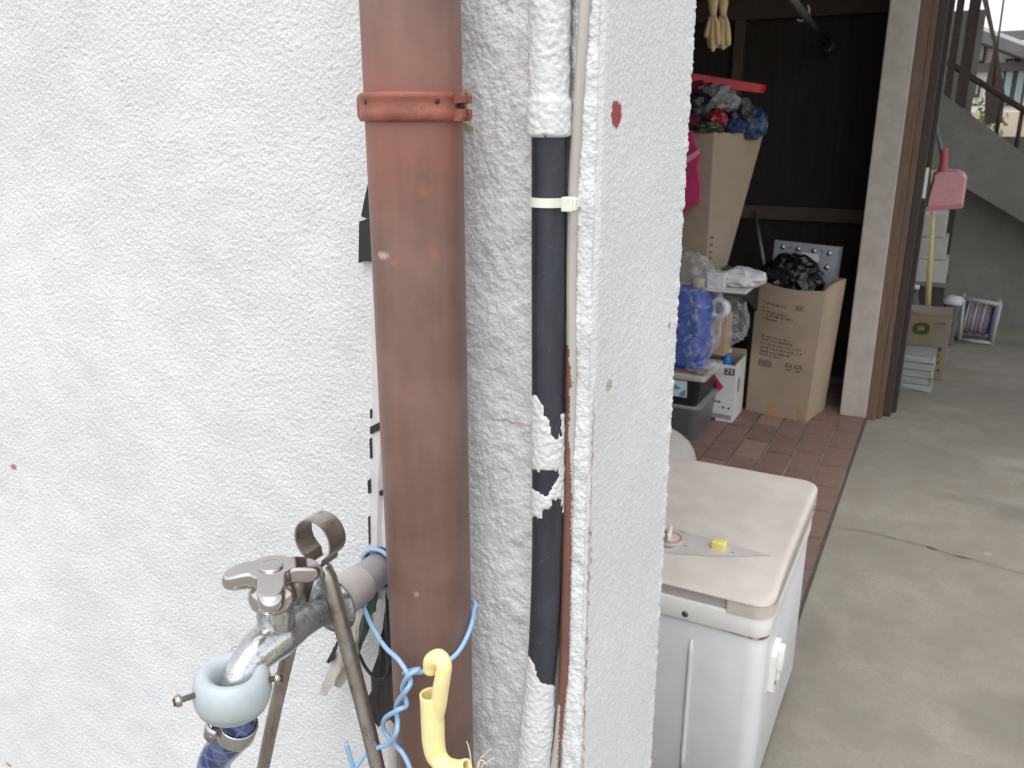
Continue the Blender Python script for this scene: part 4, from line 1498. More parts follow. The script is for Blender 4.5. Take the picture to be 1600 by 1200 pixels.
def sheet(name, a, b_, c, d_, mat, parent, off, bow=0.0, n=10, sag=0.0):
    """bilinear sheet a-b (bottom) d-c (top) with outward bow growing to the top; off = thickness vector"""
    a, b_, c, d_ = map(Vector, (a, b_, c, d_))
    nrm = (b_ - a).cross(d_ - a).normalized()
    V, Fs = [], []
    for lay in (0, 1):
        for i in range(n + 1):
            for j in range(n + 1):
                u_, v_ = j / n, i / n
                p = (a.lerp(b_, u_)).lerp(d_.lerp(c, u_), v_)
                w = math.sin(math.pi * u_)
                p += nrm * (bow * w * v_ * v_) + Vector((0, 0, -sag * w * v_ ** 4))
                V.append(p + Vector(off) * lay)
    k = (n + 1) ** 2
    for i in range(n):
        for j in range(n):
            q = i * (n + 1) + j
            f = (q, q + 1, q + n + 2, q + n + 1)
            Fs.append(f)
            Fs.append(tuple(k + e for e in reversed(f)))
    def rim(idx):
        for s, t in zip(idx[:-1], idx[1:]):
            Fs.append((s, t, t + k, s + k))
    rim([j for j in range(n + 1)])
    rim([n * (n + 1) + j for j in range(n + 1)])
    rim([i * (n + 1) for i in range(n + 1)])
    rim([i * (n + 1) + n for i in range(n + 1)])
    return mk(name, V, Fs, mat, parent, False)


front = sheet('front_panel', fbl, fbr, ftr, ftl, M_CARD, box_, (0.001, 0.005, 0), 0.028, 12, 0.012)
sheet('side_panel', fbr + Vector((0.0005, 0.002, 0)), bbr, btr, ftr + Vector((0.0005, 0.002, 0)), M_CARD, box_, (-0.005, 0.001, 0), -0.012)
sheet('side_panel', fbl + Vector((0.002, 0.006, 0)), bbl, btl, ftl + Vector((0.002, 0.006, 0)), M_CARD, box_, (0.005, 0, 0))
sheet('back_panel', bbl, bbr, btr, btl, M_CARD, box_, (0, -0.005, 0), -0.01)


def on_front(u_, v_, lift=0.0012):
    p = fbl.lerp(fbr, u_).lerp(ftl.lerp(ftr, u_), v_)
    nrm = (fbr - fbl).cross(ftl - fbl).normalized()
    w = math.sin(math.pi * u_)
    p += nrm * (0.028 * w * v_ * v_ + lift) + Vector((0, 0, -0.012 * w * v_ ** 4))
    return p


def mark(u0, u1, v0, v1, mat, lift=0.0012, parent=None, name='print'):
    nseg = 6
    V, Fs = [], []
    for k in range(nseg + 1):
        u_ = u0 + (u1 - u0) * k / nseg
        V += [on_front(u_, v0, lift), on_front(u_, v1, lift)]
        if k:
            Fs.append((2 * k - 2, 2 * k, 2 * k + 1, 2 * k - 1))
    return mk(name, V, Fs, mat, parent or box_)


rnd = random.Random(3)
for v_, u0, u1 in ((0.855, 0.14, 0.50), (0.82, 0.14, 0.24), (0.79, 0.13, 0.52), (0.765, 0.20, 0.62), (0.735, 0.13, 0.40), (0.60, 0.15, 0.60), (0.575, 0.15, 0.66), (0.545, 0.15, 0.78), (0.515, 0.15, 0.80), (0.485, 0.15, 0.62), (0.46, 0.15, 0.50)):
    u_ = u0
    while u_ < u1:
        l_ = rnd.uniform(0.02, 0.07)
        mark(u_, min(u1, u_ + l_), v_ - 0.005, v_ + rnd.uniform(0.003, 0.008), M_INK)
        u_ += l_ + rnd.uniform(0.01, 0.03)
mark(0.62, 0.75, 0.845, 0.85, M_INK); mark(0.62, 0.75, 0.875, 0.88, M_INK); mark(0.64, 0.73, 0.857, 0.868, M_INK)
for k in range(4):   # little row of handling symbols
    u0 = 0.14 + k * 0.056
    mark(u0, u0 + 0.008, 0.37, 0.42, M_INK); mark(u0 + 0.034, u0 + 0.042, 0.37, 0.42, M_INK)
    mark(u0, u0 + 0.042, 0.414, 0.42, M_INK); mark(u0, u0 + 0.042, 0.37, 0.376, M_INK); mark(u0 + 0.014, u0 + 0.028, 0.383, 0.406, M_INK)
for cx_ in (0.625, 0.77):
    for k in range(12):
        a0 = 2 * math.pi * k / 12
        if k % 4 == 3:
            continue
        u_, v_ = cx_ + 0.048 * math.cos(a0), 0.405 + 0.026 * math.sin(a0)
        mark(u_ - 0.013, u_ + 0.013, v_ - 0.0055, v_ + 0.0055, M_INK)
    mark(cx_ - 0.02, cx_ + 0.022, 0.40, 0.412, M_INK)
mark(0.37, 0.50, 0.0, 0.10, M_TAPEB, 0.002, None, 'tape')
mark(0.86, 0.985, 0.02, 0.10, M_TAPEB, 0.002, None, 'tape')

b = NB('black_bag')
b.color(lin((14, 14, 16)))
b.rough(0.16)
b.bump(b.noise(28, 5, 0.65, None, 1.2), 0.22, 0.012)
M_BAG = b.m
pc = PY(1236, 442, 3.60)
tag(crumple('rubbish_bag', (pc.x - 0.005, 3.615, pc.z - 0.012), (0.112, 0.085, 0.112), M_BAG, None, 12, 0.17, 4, 2.0, facet=True), 'shiny crumpled black plastic bag sticking out of the cardboard box', 'bag')
# -- punched grey metal panel behind the bag
M_GREYM = simple('grey_metal', (150, 156, 164), 0.45, 0.08, 20, metal=0.3)
pan = thing('metal_panel', PY(1260, 440, 3.69), 'grey punched metal panel with round bolts behind the black bag', 'panel')
P4 = [PY(x, y, 3.70) for x, y in [(1190, 545), (1288, 545), (1311, 386), (1211, 375)]]
prism('plate', P4, (0, 0.012, 0), M_GREYM, pan)
prism('edge', [P4[1], P4[1] + Vector((0.008, 0.03, 0)), P4[2] + Vector((0.008, 0.03, 0)), P4[2]], (0.004, -0.001, 0), M_GREYM, pan)
for x, y in [(1223, 386), (1247, 389), (1272, 392), (1296, 396), (1268, 414), (1292, 418), (1244, 410), (1219, 407)]:
    q = PY(x, y, 3.70)
    lathe('bolt', [(0.011, 0), (0.010, 0.004), (0.006, 0.007), (0.002, 0.0075)], axis(q, (0, -1, 0)), M_SCREW, pan, 16)
for x, y in [(1235, 387), (1284, 393)]:
    q = PY(x, y, 3.70)
    lathe('punched_hole', [(0.0035, 0), (0.0035, 0.0006)], axis(q, (0, -1, 0)), M_BLACK, pan, 10)
prism('label', [PY(x, y, 3.6985) for x, y in [(1252, 408), (1280, 409), (1279, 397), (1252, 394)]], (0, 0.001, 0), simple('label_white', (196, 196, 200), 0.6, 0.05, 30), pan)
# -- pale stick
stk = [PY(1196, 422, 3.75), PY(1179, 331, 4.24)]
tag(tube('stick', [Vector((stk[0].x + 0.03, 3.685, 0.30)), stk[0], stk[1]], 0.007, simple('stick_pale', (196, 188, 172), 0.6, 0.1, 30), None, 12), 'pale thin stick leaning from the cardboard box to the dark back wall', 'stick')

# -- white carton with 25 mark
M_WCARD = mat_card('white_card', (214, 212, 210))
wx0, wx1, wy0, wy1, wz1 = -0.92, -0.702, 3.355, 3.53, 0.262
wbox = thing('white_carton', ((wx0 + wx1) / 2, wy0 + 0.09, 0.012), 'open white carton marked 25 with a red diamond on the tiles', 'carton')
box('front_panel', (wx0, wy0, 0.0115), (wx1, wy0 + 0.004, wz1), M_WCARD, wbox)
box('side_panel', (wx1 - 0.004, wy0 + 0.0045, 0.0115), (wx1, wy1, wz1 + 0.008), M_WCARD, wbox)
box('side_panel', (wx0, wy0 + 0.0045, 0.0115), (wx0 + 0.004, wy1, wz1), M_WCARD, wbox)
box('back_panel', (wx0, wy1 + 0.0005, 0.0115), (wx1, wy1 + 0.0045, wz1 + 0.03), M_CARD, wbox)
M_PRINT = simple('ink_black', (52, 52, 54), 0.7, 0.15, 60)
M_RED = simple('diamond_red', (196, 36, 54), 0.6, 0.08, 40)


def wpt(x, y, l=0.0008):
    return PY(x, y, wy0 - l)


def wq(name, pts, mat, l=0.0008):
    return mk(name, [wpt(x, y, l) for x, y in pts], [tuple(range(len(pts)))], mat, wbox)


wq('red_diamond', [(1116, 585), (1131, 605), (1117, 617), (1098, 603)], M_RED)
wq('diamond_mark', [(1113, 599), (1119, 594), (1121, 606), (1115, 610)], M_PRINT, 0.0014)


def z3b(pts):
    return [(1040 + x / 7.5, 540 + y / 7.5) for x, y in pts]


wq('stamp', z3b([(690, 262), (812, 275), (806, 355), (686, 342)]), M_PRINT, 0.0008)
fcu = bpy.data.curves.new('two_five', 'FONT')
fcu.body = '25'
fcu.size = 0.036
fcu.align_x, fcu.align_y = 'CENTER', 'CENTER'
fob = bpy.data.objects.new('two_five', fcu)
COL.objects.link(fob)
me = bpy.data.meshes.new_from_object(fob.evaluated_get(bpy.context.evaluated_depsgraph_get()))
bpy.data.objects.remove(fob)
cq = wpt(*z3b([(750, 308)])[0], 0.0016)
for v in me.vertices:
    x, y = v.co.x, v.co.y
    v.co = Vector((cq.x + x * 1.0, cq.y, cq.z + y * 0.8))
me.materials.clear()
link('number', me, simple('ink_white', (224, 222, 220), 0.6, 0.03, 40), wbox)
for pts in ([(560, 640), (605, 645), (603, 662), (558, 656)], [(612, 645), (645, 650), (640, 672), (610, 668)], [(655, 722), (672, 706), (690, 724), (672, 742)], [(722, 738), (738, 720), (756, 740), (738, 756)], [(622, 708), (634, 710), (633, 722), (621, 720)], [(510, 830), (585, 845), (580, 890), (505, 880)]):
    wq('print', z3b(pts), M_PRINT)
wq('print_bar', z3b([(540, 780), (765, 825), (760, 872), (535, 830)]), simple('ink_grey', (138, 140, 142), 0.7, 0.1, 60))
V = [Vector((wx1 + 0.0008, 3.42 + 0.022 * math.cos(a) , 0.165 + 0.035 * math.sin(a))) for a in np.linspace(0, 2 * math.pi, 12, endpoint=False)]
mk('print', V, [tuple(range(12))], simple('ink_grey', (138, 140, 142)), wbox)
# blue spray bottle in the carton
M_BLUEC = simple('bottle_blue', (44, 110, 184), 0.35, 0.08, 40)
bp = PY(1136, 556, 3.44)
bt = thing('spray_bottle', (bp.x, 3.44, 0.02), 'blue plastic bottle standing in the white carton', 'bottle')
lathe('bottle', [(0.030, 0.0125), (0.032, 0.03), (0.032, 0.235), (0.026, 0.265), (0.015, 0.28), (0.014, 0.295)], Matrix.Translation((bp.x, 3.44, 0)), M_BLUEC, bt, 24)
lathe('collar', [(0.017, 0.294), (0.018, 0.30), (0.017, 0.312)], Matrix.Translation((bp.x, 3.44, 0)), M_WCARD, bt, 24)
mk('cap', *g_box((bp.x - 0.030, 3.44 - 0.013, 0.3115), (bp.x + 0.016, 3.44 + 0.013, 0.346), 0.006), simple('cap_blue', (30, 72, 170), 0.35, 0.06, 40), bt, True)

# -- clear tub, black crate and lid, blue jug in a plastic bag
b = NB('clear_tub')
b.color(lin((136, 138, 140)))
b.rough(0.28)
b.b.inputs['Alpha'].default_value = 0.72
M_TUB = b.m
ty0 = 3.06
tub = thing('storage_tub', (-0.95, ty0 + 0.12, 0.01), 'cloudy clear plastic tub under the black crate', 'tub')
slabr = [[(x, y, z) for x, y in rr_outline(-1.20 - e, -0.785 + e, ty0 - e, ty0 + 0.27 + e, 0.03)] for z, e in ((0.0118, 0), (0.014, 0.004), (0.145, 0.014), (0.150, 0.022), (0.158, 0.022))]
mk('tub', *g_loft(slabr), M_TUB, tub, True)
cr = thing('black_crate', (-0.95, ty0 + 0.12, 0.16), 'black plastic crate with grey lid and pale sticker', 'crate')
slabr = [[(x, y, z) for x, y in rr_outline(-1.20 - e, -0.783 + e, ty0 + 0.0 - e, ty0 + 0.25 + e, 0.02)] for z, e in ((0.1588, -0.002), (0.162, 0.0), (0.262, 0.012), (0.266, 0.014))]
mk('body', *g_loft(slabr), M_BLACK, cr, True)
slab('lid', -1.22, -0.752, ty0 - 0.018, ty0 + 0.275, 0.2665, 0.287, 0.02, simple('lid_grey', (178, 172, 164), 0.5, 0.08, 30), cr)
stq = [PY(x, y, ty0 - 0.012) for x, y in [(1040, 590), (1073.5, 596), (1072, 621.5), (1040, 616)]]
prism('sticker', stq, (0, 0.010, 0), simple('sticker_pale', (206, 216, 220), 0.5, 0.05, 40), cr)
for pts in ([(1046, 597), (1056, 601), (1064, 607), (1058, 609), (1047, 604)], [(1060, 616), (1070, 608), (1072, 620), (1062, 619)]):
    mk('picture', [PY(x, y, ty0 - 0.0128) for x, y in pts], [tuple(range(len(pts)))], simple('sticker_teal', (96, 150, 168), 0.5, 0.15, 60), cr)
b = NB('jug_blue')
b.color(b.ramp(b.noise(20, 3), [(0.3, lin((30, 66, 150))), (0.7, lin((44, 86, 176)))]))
b.rough(0.35)
M_JUG = b.m
jx, jy = PY(1073, 520, 3.17).x, 3.17
jug = thing('blue_jug', (jx, jy, 0.288), 'blue plastic jug with tan cap inside a clear bag', 'jug')
jr = [[(x, y, z) for x, y in rr_outline(jx - 0.10 + e, jx + 0.088 - e, jy - 0.075 + e, jy + 0.075 - e, max(0.012, 0.03))] for z, e in ((0.2878, 0.012), (0.295, 0.003), (0.31, 0), (0.53, 0.0), (0.57, 0.008), (0.60, 0.028), (0.612, 0.045))]
mk('body', *g_loft(jr), M_JUG, jug, True)
lathe('cap', [(0.027, 0.611), (0.027, 0.645), (0.024, 0.648)], Matrix.Translation((jx + 0.035, jy - 0.01, 0)), simple('cap_tan', (166, 152, 126), 0.5, 0.08, 40), jug, 24)
b = NB('clear_film')
b.color((0.9, 0.92, 0.95))
b.rough(0.12)
fres = b.n('ShaderNodeLayerWeight')
fres.inputs['Blend'].default_value = 0.35
cn = b.noise(26, 5, 0.65, None, 1.0)
b.l(b.math('MULTIPLY_ADD', b.ramp(cn, [(0.5, (0, 0, 0)), (0.66, (1, 1, 1))]), 0.28, b.math('MULTIPLY_ADD', fres.outputs['Facing'], 0.28, 0.05)), b.b.inputs['Alpha'])
b.bump(cn, 0.9, 0.01)
M_FILM = b.m
tag(crumple('plastic_bag', (jx + 0.005, jy, 0.498), (0.122, 0.105, 0.218), M_FILM, None, 9, 0.10, 5, 2.0, True), 'clear crinkled plastic bag wrapped round the blue jug', 'bag')
tag(crumple('bag_skirt', (PY(1100, 556, 3.1).x, 3.12, 0.310), (0.060, 0.06, 0.020), M_FILM, None, 15, 0.22, 5, 2.4, True), 'loose end of clear plastic film lying on the crate lid', 'bag')
tag(mk('lid_board', *g_box((-0.93, 3.07, 0.2872), (-0.765, 3.14, 0.2965), 0.001), simple('board_brown', (134, 96, 78), 0.6, 0.12, 30)), 'small brown board lying on the crate lid under clear film', 'board')

# -- shelf with packets and the tall cardboard box
sz = PY(1150, 452, 3.22).z
shelf = thing('shelf', (-1.3, 3.4, 0), 'pale thin shelf behind the wall carrying packets and a tall box', 'shelf')
box('board', (-2.6, 3.19, sz - 0.012), (-0.655, 3.62, sz), simple('shelf_pale', (206, 204, 200), 0.6, 0.05, 20), shelf, 0.003)
for x in (-0.70, -1.9):
    box('leg', (x - 0.012, 3.58, 0.011), (x + 0.012, 3.605, sz - 0.0125), M_BLACK, shelf)
mk('bracket', *g_prism([(-0.685, 3.20, sz - 0.0125), (-0.685, 3.58, sz - 0.0125), (-0.685, 3.58, sz - 0.16)], (0.012, 0, 0)), M_BLACK, shelf)
M_PKT = simple('packet_white', (210, 208, 208), 0.5, 0.06, 30, 0.3, 40)
q = PY(1118, 452, 3.20)
tag(mk('small_box', *g_box((q.x - 0.035, 3.195, sz + 0.0003), (q.x + 0.032, 3.27, sz + 0.062), 0.002), M_PKT), 'small white paper box on the shelf beside the blue jug', 'box')
q = PY(1158, 440, 3.30)
pk = thing('packet', (q.x, 3.30, sz), 'crumpled white packet with dark green band on the shelf', 'packet')
pme = crumple('wrapper', (q.x, 3.30, sz + 0.033), (0.082, 0.06, 0.034), M_PKT, pk, 21, 0.2, 3, 1.8, facet=True)
crumple('green_band', (q.x - 0.062, 3.30, sz + 0.036), (0.024, 0.062, 0.036), simple('band_green', (34, 96, 72), 0.5, 0.1, 40), pk, 22, 0.10, 3, 1.6)
# under the shelf: tan box in clear film with a white roll
q = PY(1128, 505, 3.36)
tag(mk('tan_box', *rot_mesh(g_box((-0.045, -0.05, -0.0), (0.045, 0.05, 0.17), 0.003), Matrix.Translation((q.x + 0.0, 3.30, 0.325))), mat_card('tan_card', (176, 150, 116))), 'small tan carton wedged under the shelf in clear film', 'box')
q = PY(1124, 482, 3.22)
rl = thing('tape_roll', (q.x, 3.22, q.z), 'white tape roll seen end on under the shelf', 'tape roll')
ro = Vector((-0.35, -1, 0.15)).normalized()
lathe('roll', [(0.026, -0.02), (0.040, -0.02), (0.042, 0.0), (0.040, 0.018), (0.026, 0.018), (0.026, -0.02)], axis((q.x, 3.225, q.z), ro), M_PKT, rl, 32, cap=False)
lathe('core', [(0.0262, -0.012), (0.001, -0.0125)], axis((q.x, 3.225, q.z), ro), M_BLACK, rl, 24, cap=False)
tag(crumple('film_bundle', (PY(1140, 490, 3.34).x, 3.34, 0.46), (0.07, 0.07, 0.10), M_FILM, None, 31, 0.16, 4, 2.0), 'clear film bundle under the shelf beside the white roll', 'bag')

# -- tall tapering cardboard box on the shelf
tb = thing('tall_carton', (-0.88, 3.4, sz), 'tall tan carton stuffed with wrappers on the shelf', 'box')
f_tl, f_tr = PY(1040, 203, 3.30), PY(1115, 207, 3.30)
f_bl, f_br = PY(1040, 412, 3.30), PY(1103, 421, 3.30)
r_tr = PY(1193, 209, 3.58)
r_br = PY(1132, 414, 3.44)
M_CARD2 = mat_card('cardboard_pale', (160, 143, 124))
f_bl.z = f_br.z = r_br.z = sz + 0.001
sheet('front_panel', f_bl, f_br, f_tr, f_tl, M_CARD2, tb, (0.0, 0.005, 0))
sheet('side_panel', f_br + Vector((0.0006, 0, 0)), r_br, r_tr, f_tr + Vector((0.0006, 0, 0)), M_CARD2, tb, (-0.005, 0.001, 0))
bk = Vector((-0.35, 0, 0))
sheet('back_panel', r_br + bk, r_br, r_tr, r_tr + bk, M_CARD2, tb, (0, -0.005, 0))
for v_ in (0.16, 0.20, 0.25, 0.30):
    a_ = f_br.lerp(r_br, 0.08).lerp(f_tr.lerp(r_tr, 0.08), v_)
    e_ = f_br.lerp(r_br, 0.2).lerp(f_tr.lerp(r_tr, 0.2), v_)
    up_ = Vector((0, 0, 0.010))
    o_ = Vector((0.0022, -0.0022, 0))
    mk('print', [a_ + o_, e_ + o_, e_ + up_ + o_, a_ + up_ + o_], [(0, 1, 2, 3)], M_INK, tb)
M_WRAP = {}
for i, (nm, rgb) in enumerate((('wrap_white', (138, 132, 134)), ('wrap_red', (134, 36, 46)), ('wrap_blue', (42, 68, 102)), ('wrap_dark', (40, 36, 40)), ('wrap_green', (58, 68, 50)), ('wrap_maroon', (112, 40, 58)))):
    M_WRAP[nm] = simple(nm, rgb, 0.35, 0.15, 40, 0.6, 60, bdist=0.004)
desc = {'wrap_white': 'crumpled white wrapper', 'wrap_red': 'crumpled red wrapper', 'wrap_blue': 'crumpled blue wrapper', 'wrap_dark': 'crumpled dark wrapper', 'wrap_green': 'crumpled green wrapper', 'wrap_maroon': 'crumpled maroon wrapper'}
for i, (x, y, Y, dx, dz, nm, where) in enumerate((
        (1090, 170, 3.36, 0.06, 0.045, 'wrap_dark', 'low at the left in the tall carton'), (1122, 152, 3.38, 0.048, 0.036, 'wrap_white', 'at the top of the tall carton'), (1140, 160, 3.42, 0.03, 0.03, 'wrap_white', 'right of the centre in the tall carton'),
        (1095, 150, 3.44, 0.06, 0.04, 'wrap_maroon', 'under the red strip in the tall carton'), (1120, 186, 3.34, 0.028, 0.028, 'wrap_red', 'at the front rim of the tall carton'), (1103, 200, 3.33, 0.05, 0.02, 'wrap_green', 'at the front rim of the tall carton'),
        (1172, 192, 3.50, 0.05, 0.05, 'wrap_blue', 'at the right rim of the tall carton'), (1150, 180, 3.46, 0.05, 0.045, 'wrap_dark', 'in the middle of the tall carton'), (1185, 198, 3.55, 0.026, 0.034, 'wrap_white', 'at the far right rim of the tall carton'), (1148, 196, 3.40, 0.035, 0.02, 'wrap_blue', 'at the front rim of the tall carton'), (1075, 190, 3.34, 0.05, 0.04, 'wrap_maroon', 'at the left end of the tall carton'))):
    p = PY(x, y, Y)
    tag(crumple('wrapper', (p.x, Y, p.z), (dx * 0.95, dx * 0.8, dz * 0.95), M_WRAP[nm], None, 40 + i, 0.42, 3, 1.9, facet=True), desc[nm] + ' ' + where, 'wrapper')
ra, rb = PY(1070, 122, 3.42), PY(1190, 138, 3.52)
tag(mk('red_strip', *g_prism([ra + Vector((0, 0, 0.022)), rb + Vector((0, 0, 0.014)), rb - Vector((0.004, 0, 0.016)), ra - Vector((0, 0, 0.018))], (0.01, 0.03, 0)), simple('strip_red', (190, 34, 44), 0.4, 0.1, 30)), 'flat bright red strip lying across the top of the tall carton', 'strip')
p = PY(1077, 262, 3.22)
pcl = thing('pink_cloth', (p.x, 3.22, p.z), 'bright pink cloth hanging beside the tall carton', 'cloth')
pp = [PY(x, y, 3.24) for x, y in [(1050, 200), (1079, 205), (1086, 228), (1092, 240), (1088, 262), (1092, 290), (1091, 318), (1070, 330), (1050, 330)]]
prism('cloth', pp, (0, 0.03, 0), simple('pink', (186, 52, 104), 0.7, 0.15, 40, 0.4, 60), pcl)
prism('trim', [PY(x, y, 3.235) for x, y in [(1066, 250), (1078, 242), (1092, 233), (1093, 240), (1080, 250), (1068, 258)]], (0, 0.004, 0), simple('pink_pale', (226, 150, 176), 0.7, 0.1, 60), pcl)

# -- work gloves hanging high up
M_GLOVE = simple('glove_cream', (206, 182, 138), 0.8, 0.12, 40, 0.4, 200)


def glove(x, lab, seed, Y=3.2):
    top, knot, bot = PY(x, -30, Y), PY(x, 24, Y), PY(x, 76, Y)
    g = thing('work_glove', bot, lab, 'glove', 'work gloves hanging from the ceiling')
    tube('cuff', smooth_path([top + Vector((0, 0, 0.5)), top, PY(x, 2, Y), knot], 6), [0.010, 0.016, 0.019, 0.011], M_GLOVE, g, 14)
    tube('palm', smooth_path([knot + Vector((0, 0, 0.006)), PY(x, 40, Y), PY(x - 1, 54, Y)], 6), [0.011, 0.017, 0.015], M_GLOVE, g, 16)
    rg_ = random.Random(seed)
    for k in range(5):
        fx = x - 9 + k * 4.2
        ln = (60, 74, 79, 76, 70)[k] + rg_.uniform(-2, 2)
        fy_ = Y - 0.012 + 0.012 * (k % 2)
        tube('finger', smooth_path([PY(x + (fx - x) * 0.35, 26, fy_), PY(x + (fx - x) * 0.8, 42, fy_), PY(fx - 0.5, (42 + ln) / 2 + 4, fy_), PY(fx + 0.8, ln, fy_ + 0.004)], 6), [0.0075, 0.0105, 0.0115, 0.0070], M_GLOVE, g, 10)
    return g


glove(1114, 'cream work glove hanging high up, the left one of the pair', 1)
glove(1130, 'cream work glove hanging high up, the right one of the pair', 2, 3.23)

# -- metal rod with a white hook
rodp = [PY(1212, -36, 3.35), PY(1296, 74, 4.22)]
M_ROD = simple('rod_steel', (104, 106, 102), 0.35, 0.2, 30, metal=0.15)
rod = thing('hanging_rod', rodp[1], 'dull steel rod under the dark ceiling of the storage', 'rod')
tube('rod', rodp, 0.016, M_ROD, rod, 20)
lathe('end_cup', [(0.024, -0.03), (0.024, 0.0)], axis(rodp[1], (rodp[1] - rodp[0])), M_ROD, rod, 20)
hkp = rodp[0].lerp(rodp[1], 0.55)
hk_pts = [PY(1246, 30, hkp.y - 0.03), PY(1252, 32, hkp.y - 0.03), PY(1261, 27, hkp.y - 0.03), PY(1264, 16, hkp.y - 0.02), PY(1262, 9, hkp.y - 0.01)]
tag(tube('white_hook', smooth_path(hk_pts, 6), 0.005, M_PKT, None, 10), 'small white plastic hook hanging on the steel rod', 'hook')
hk_pts = [PY(1232, -4, hkp.y - 0.1), PY(1240, 4, hkp.y - 0.1), PY(1247, 0, hkp.y - 0.1), PY(1248, -10, hkp.y - 0.1)]

# -- rounded pale grey basin between machine and tub
gb = PZ(1045, 700, 0.012)
bs = thing('grey_basin', (-0.80, 2.72, 0.012), 'rounded pale grey plastic basin behind the washing machine', 'basin')
rings = [[(x, y, z) for x, y in rr_outline(-1.20 + e, -0.715 - e, 2.55 + e, 2.92 - e, max(0.005, 0.10 - e))] for z, e in ((0.0118, 0.0), (0.03, -0.004), (0.06, 0.004), (0.09, 0.022), (0.12, 0.055), (0.14, 0.085), (0.15, 0.12))]
mk('shell', *g_loft(rings), simple('basin_grey', (190, 184, 176), 0.5, 0.06, 20), bs, True)

# ================================================================== BEHIND THE DOOR FRAME
# -- stack of grey pavers
b = NB('paver')
oi = b.n('ShaderNodeObjectInfo')
c0 = b.ramp(oi.outputs['Random'], [(0, lin((150, 152, 146))), (1, lin((178, 178, 172)))])
b.color(b.mix(b.math('MULTIPLY', b.noise(40, 5, 0.7), 0.35), c0, lin((120, 120, 114))))
b.rough(0.85)
b.bump(b.noise(200, 4), 0.4, 0.002)
M_PAVER = b.m
rp = random.Random(5)
words = ['lowest', 'second lowest', 'middle', 'second highest', 'topmost']
zc = 0.0005
for k in range(5):
    hgt = 0.034
    x0 = -0.165 + rp.uniform(-.004, .004)
    V_, F_ = g_box((-0.093, -0.10, 0), (0.093, 0.10, hgt), 0.003)
    o = mk('paver', [Matrix.Translation((-0.072 + rp.uniform(-.006, .006), 4.345 + rp.uniform(-.006, .006), zc)) @ Matrix.Rotation(rp.uniform(-.05, .03), 4, 'Z') @ Vector(v) for v in V_], F_, M_PAVER)
    tag(o, 'grey concrete paver, %s of the stack by the brown door' % words[k], 'paver', 'stacked pavers')
    zc += hgt + 0.0008

# -- printed carton behind the pavers
M_CTN = mat_card('carton_tan', (138, 126, 111))
M_YPR = simple('print_yellow', (136, 120, 74), 0.6, 0.1, 40)
M_GPR = simple('print_dark', (58, 66, 40), 0.6, 0.1, 60)
ct = thing('printed_carton', (-0.04, 4.62, 0), 'tan carton with yellow and dark print behind the paver stack', 'carton')
cx0, cx1, cy0, cy1, cz = -0.20, 0.070, 4.50, 4.80, 0.312
box('body', (cx0, cy0, 0.0005), (cx1, cy1, cz), M_CTN, ct, 0.003)


def ctq(name, pts, mat, l=0.001):
    mk(name, [PY(x, y, cy0 - l) for x, y in pts], [tuple(range(len(pts)))], mat, ct)


def z9(pts):
    return [(1390 + x / 5, 380 + y / 5) for x, y in pts]


ctq('yellow_band', z9([(165, 585), (340, 590), (330, 745), (165, 735)]), M_YPR)
ctq('dark_badge', z9([(180, 650), (200, 628), (250, 618), (300, 626), (316, 650), (310, 690), (290, 712), (240, 716), (190, 706), (176, 690)]), M_GPR, 0.002)
ctq('badge_mark', z9([(220, 650), (270, 648), (272, 680), (222, 682)]), M_YPR, 0.003)
ctq('print', z9([(350, 620), (440, 622), (438, 640), (350, 636)]), M_INK)
ctq('print', z9([(350, 655), (430, 655), (430, 662), (350, 662)]), M_INK)
ctq('print', z9([(110, 590), (160, 590), (160, 605), (110, 605)]), M_INK)
ctq('yellow_panel', z9([(372, 850), (420, 850), (408, 960), (365, 960)]), M_YPR)
ctq('dark_spot', z9([(374, 820), (392, 808), (408, 818), (408, 840), (390, 850), (374, 842)]), M_GPR, 0.002)
for yy in (870, 930, 990):
    ctq('dark_spot', z9([(368, yy), (382, yy - 8), (390, yy + 2), (380, yy + 16), (366, yy + 12)]), M_GPR, 0.002)

# -- white foam boxes stacked on a dark cabinet behind
M_FOAM = simple('foam_white', (186, 184, 177), 0.7, 0.08, 20, 0.2, 80)
fy = 5.25
cab_top = PY(1450, 442, fy).z
cbn = thing('low_cabinet', (0.0, fy + 0.15, 0), 'dark brown low cabinet under the white boxes by the stairs', 'cabinet')
xa, xb = -0.35, PY(1474, 470, fy).x
box('carcass', (xa, fy + 0.01, 0.0), (xb, fy + 0.34, cab_top - 0.020), M_WOODD, cbn, 0.003)
box('top', (xa - 0.01, fy - 0.01, cab_top - 0.0195), (xb + 0.012, fy + 0.35, cab_top - 0.0005), simple('top_grey', (120, 116, 112), 0.5, 0.1, 30), cbn, 0.002)
box('door', (xa + 0.02, fy + 0.004, 0.03), (xb - 0.015, fy + 0.0095, cab_top - 0.035), M_WOODD, cbn)
zb_ = cab_top
fz = [PY(1455, y, fy).z for y in (405, 370, 332)]
for k, zt_k in enumerate(fz):
    o = mk('foam_box', *g_box((xa, fy + 0.002 * k, zb_ + 0.0008), (xb - 0.004 - 0.018 * k, fy + 0.3, zt_k - 0.006), 0.006), M_FOAM)
    tag(o, ('white foam box, lowest of the pile on the dark cabinet', 'white foam box, middle of the pile on the dark cabinet', 'white foam box, topmost of the pile on the dark cabinet')[k], 'foam box', 'white foam boxes')
    zb_ = zt_k - 0.005
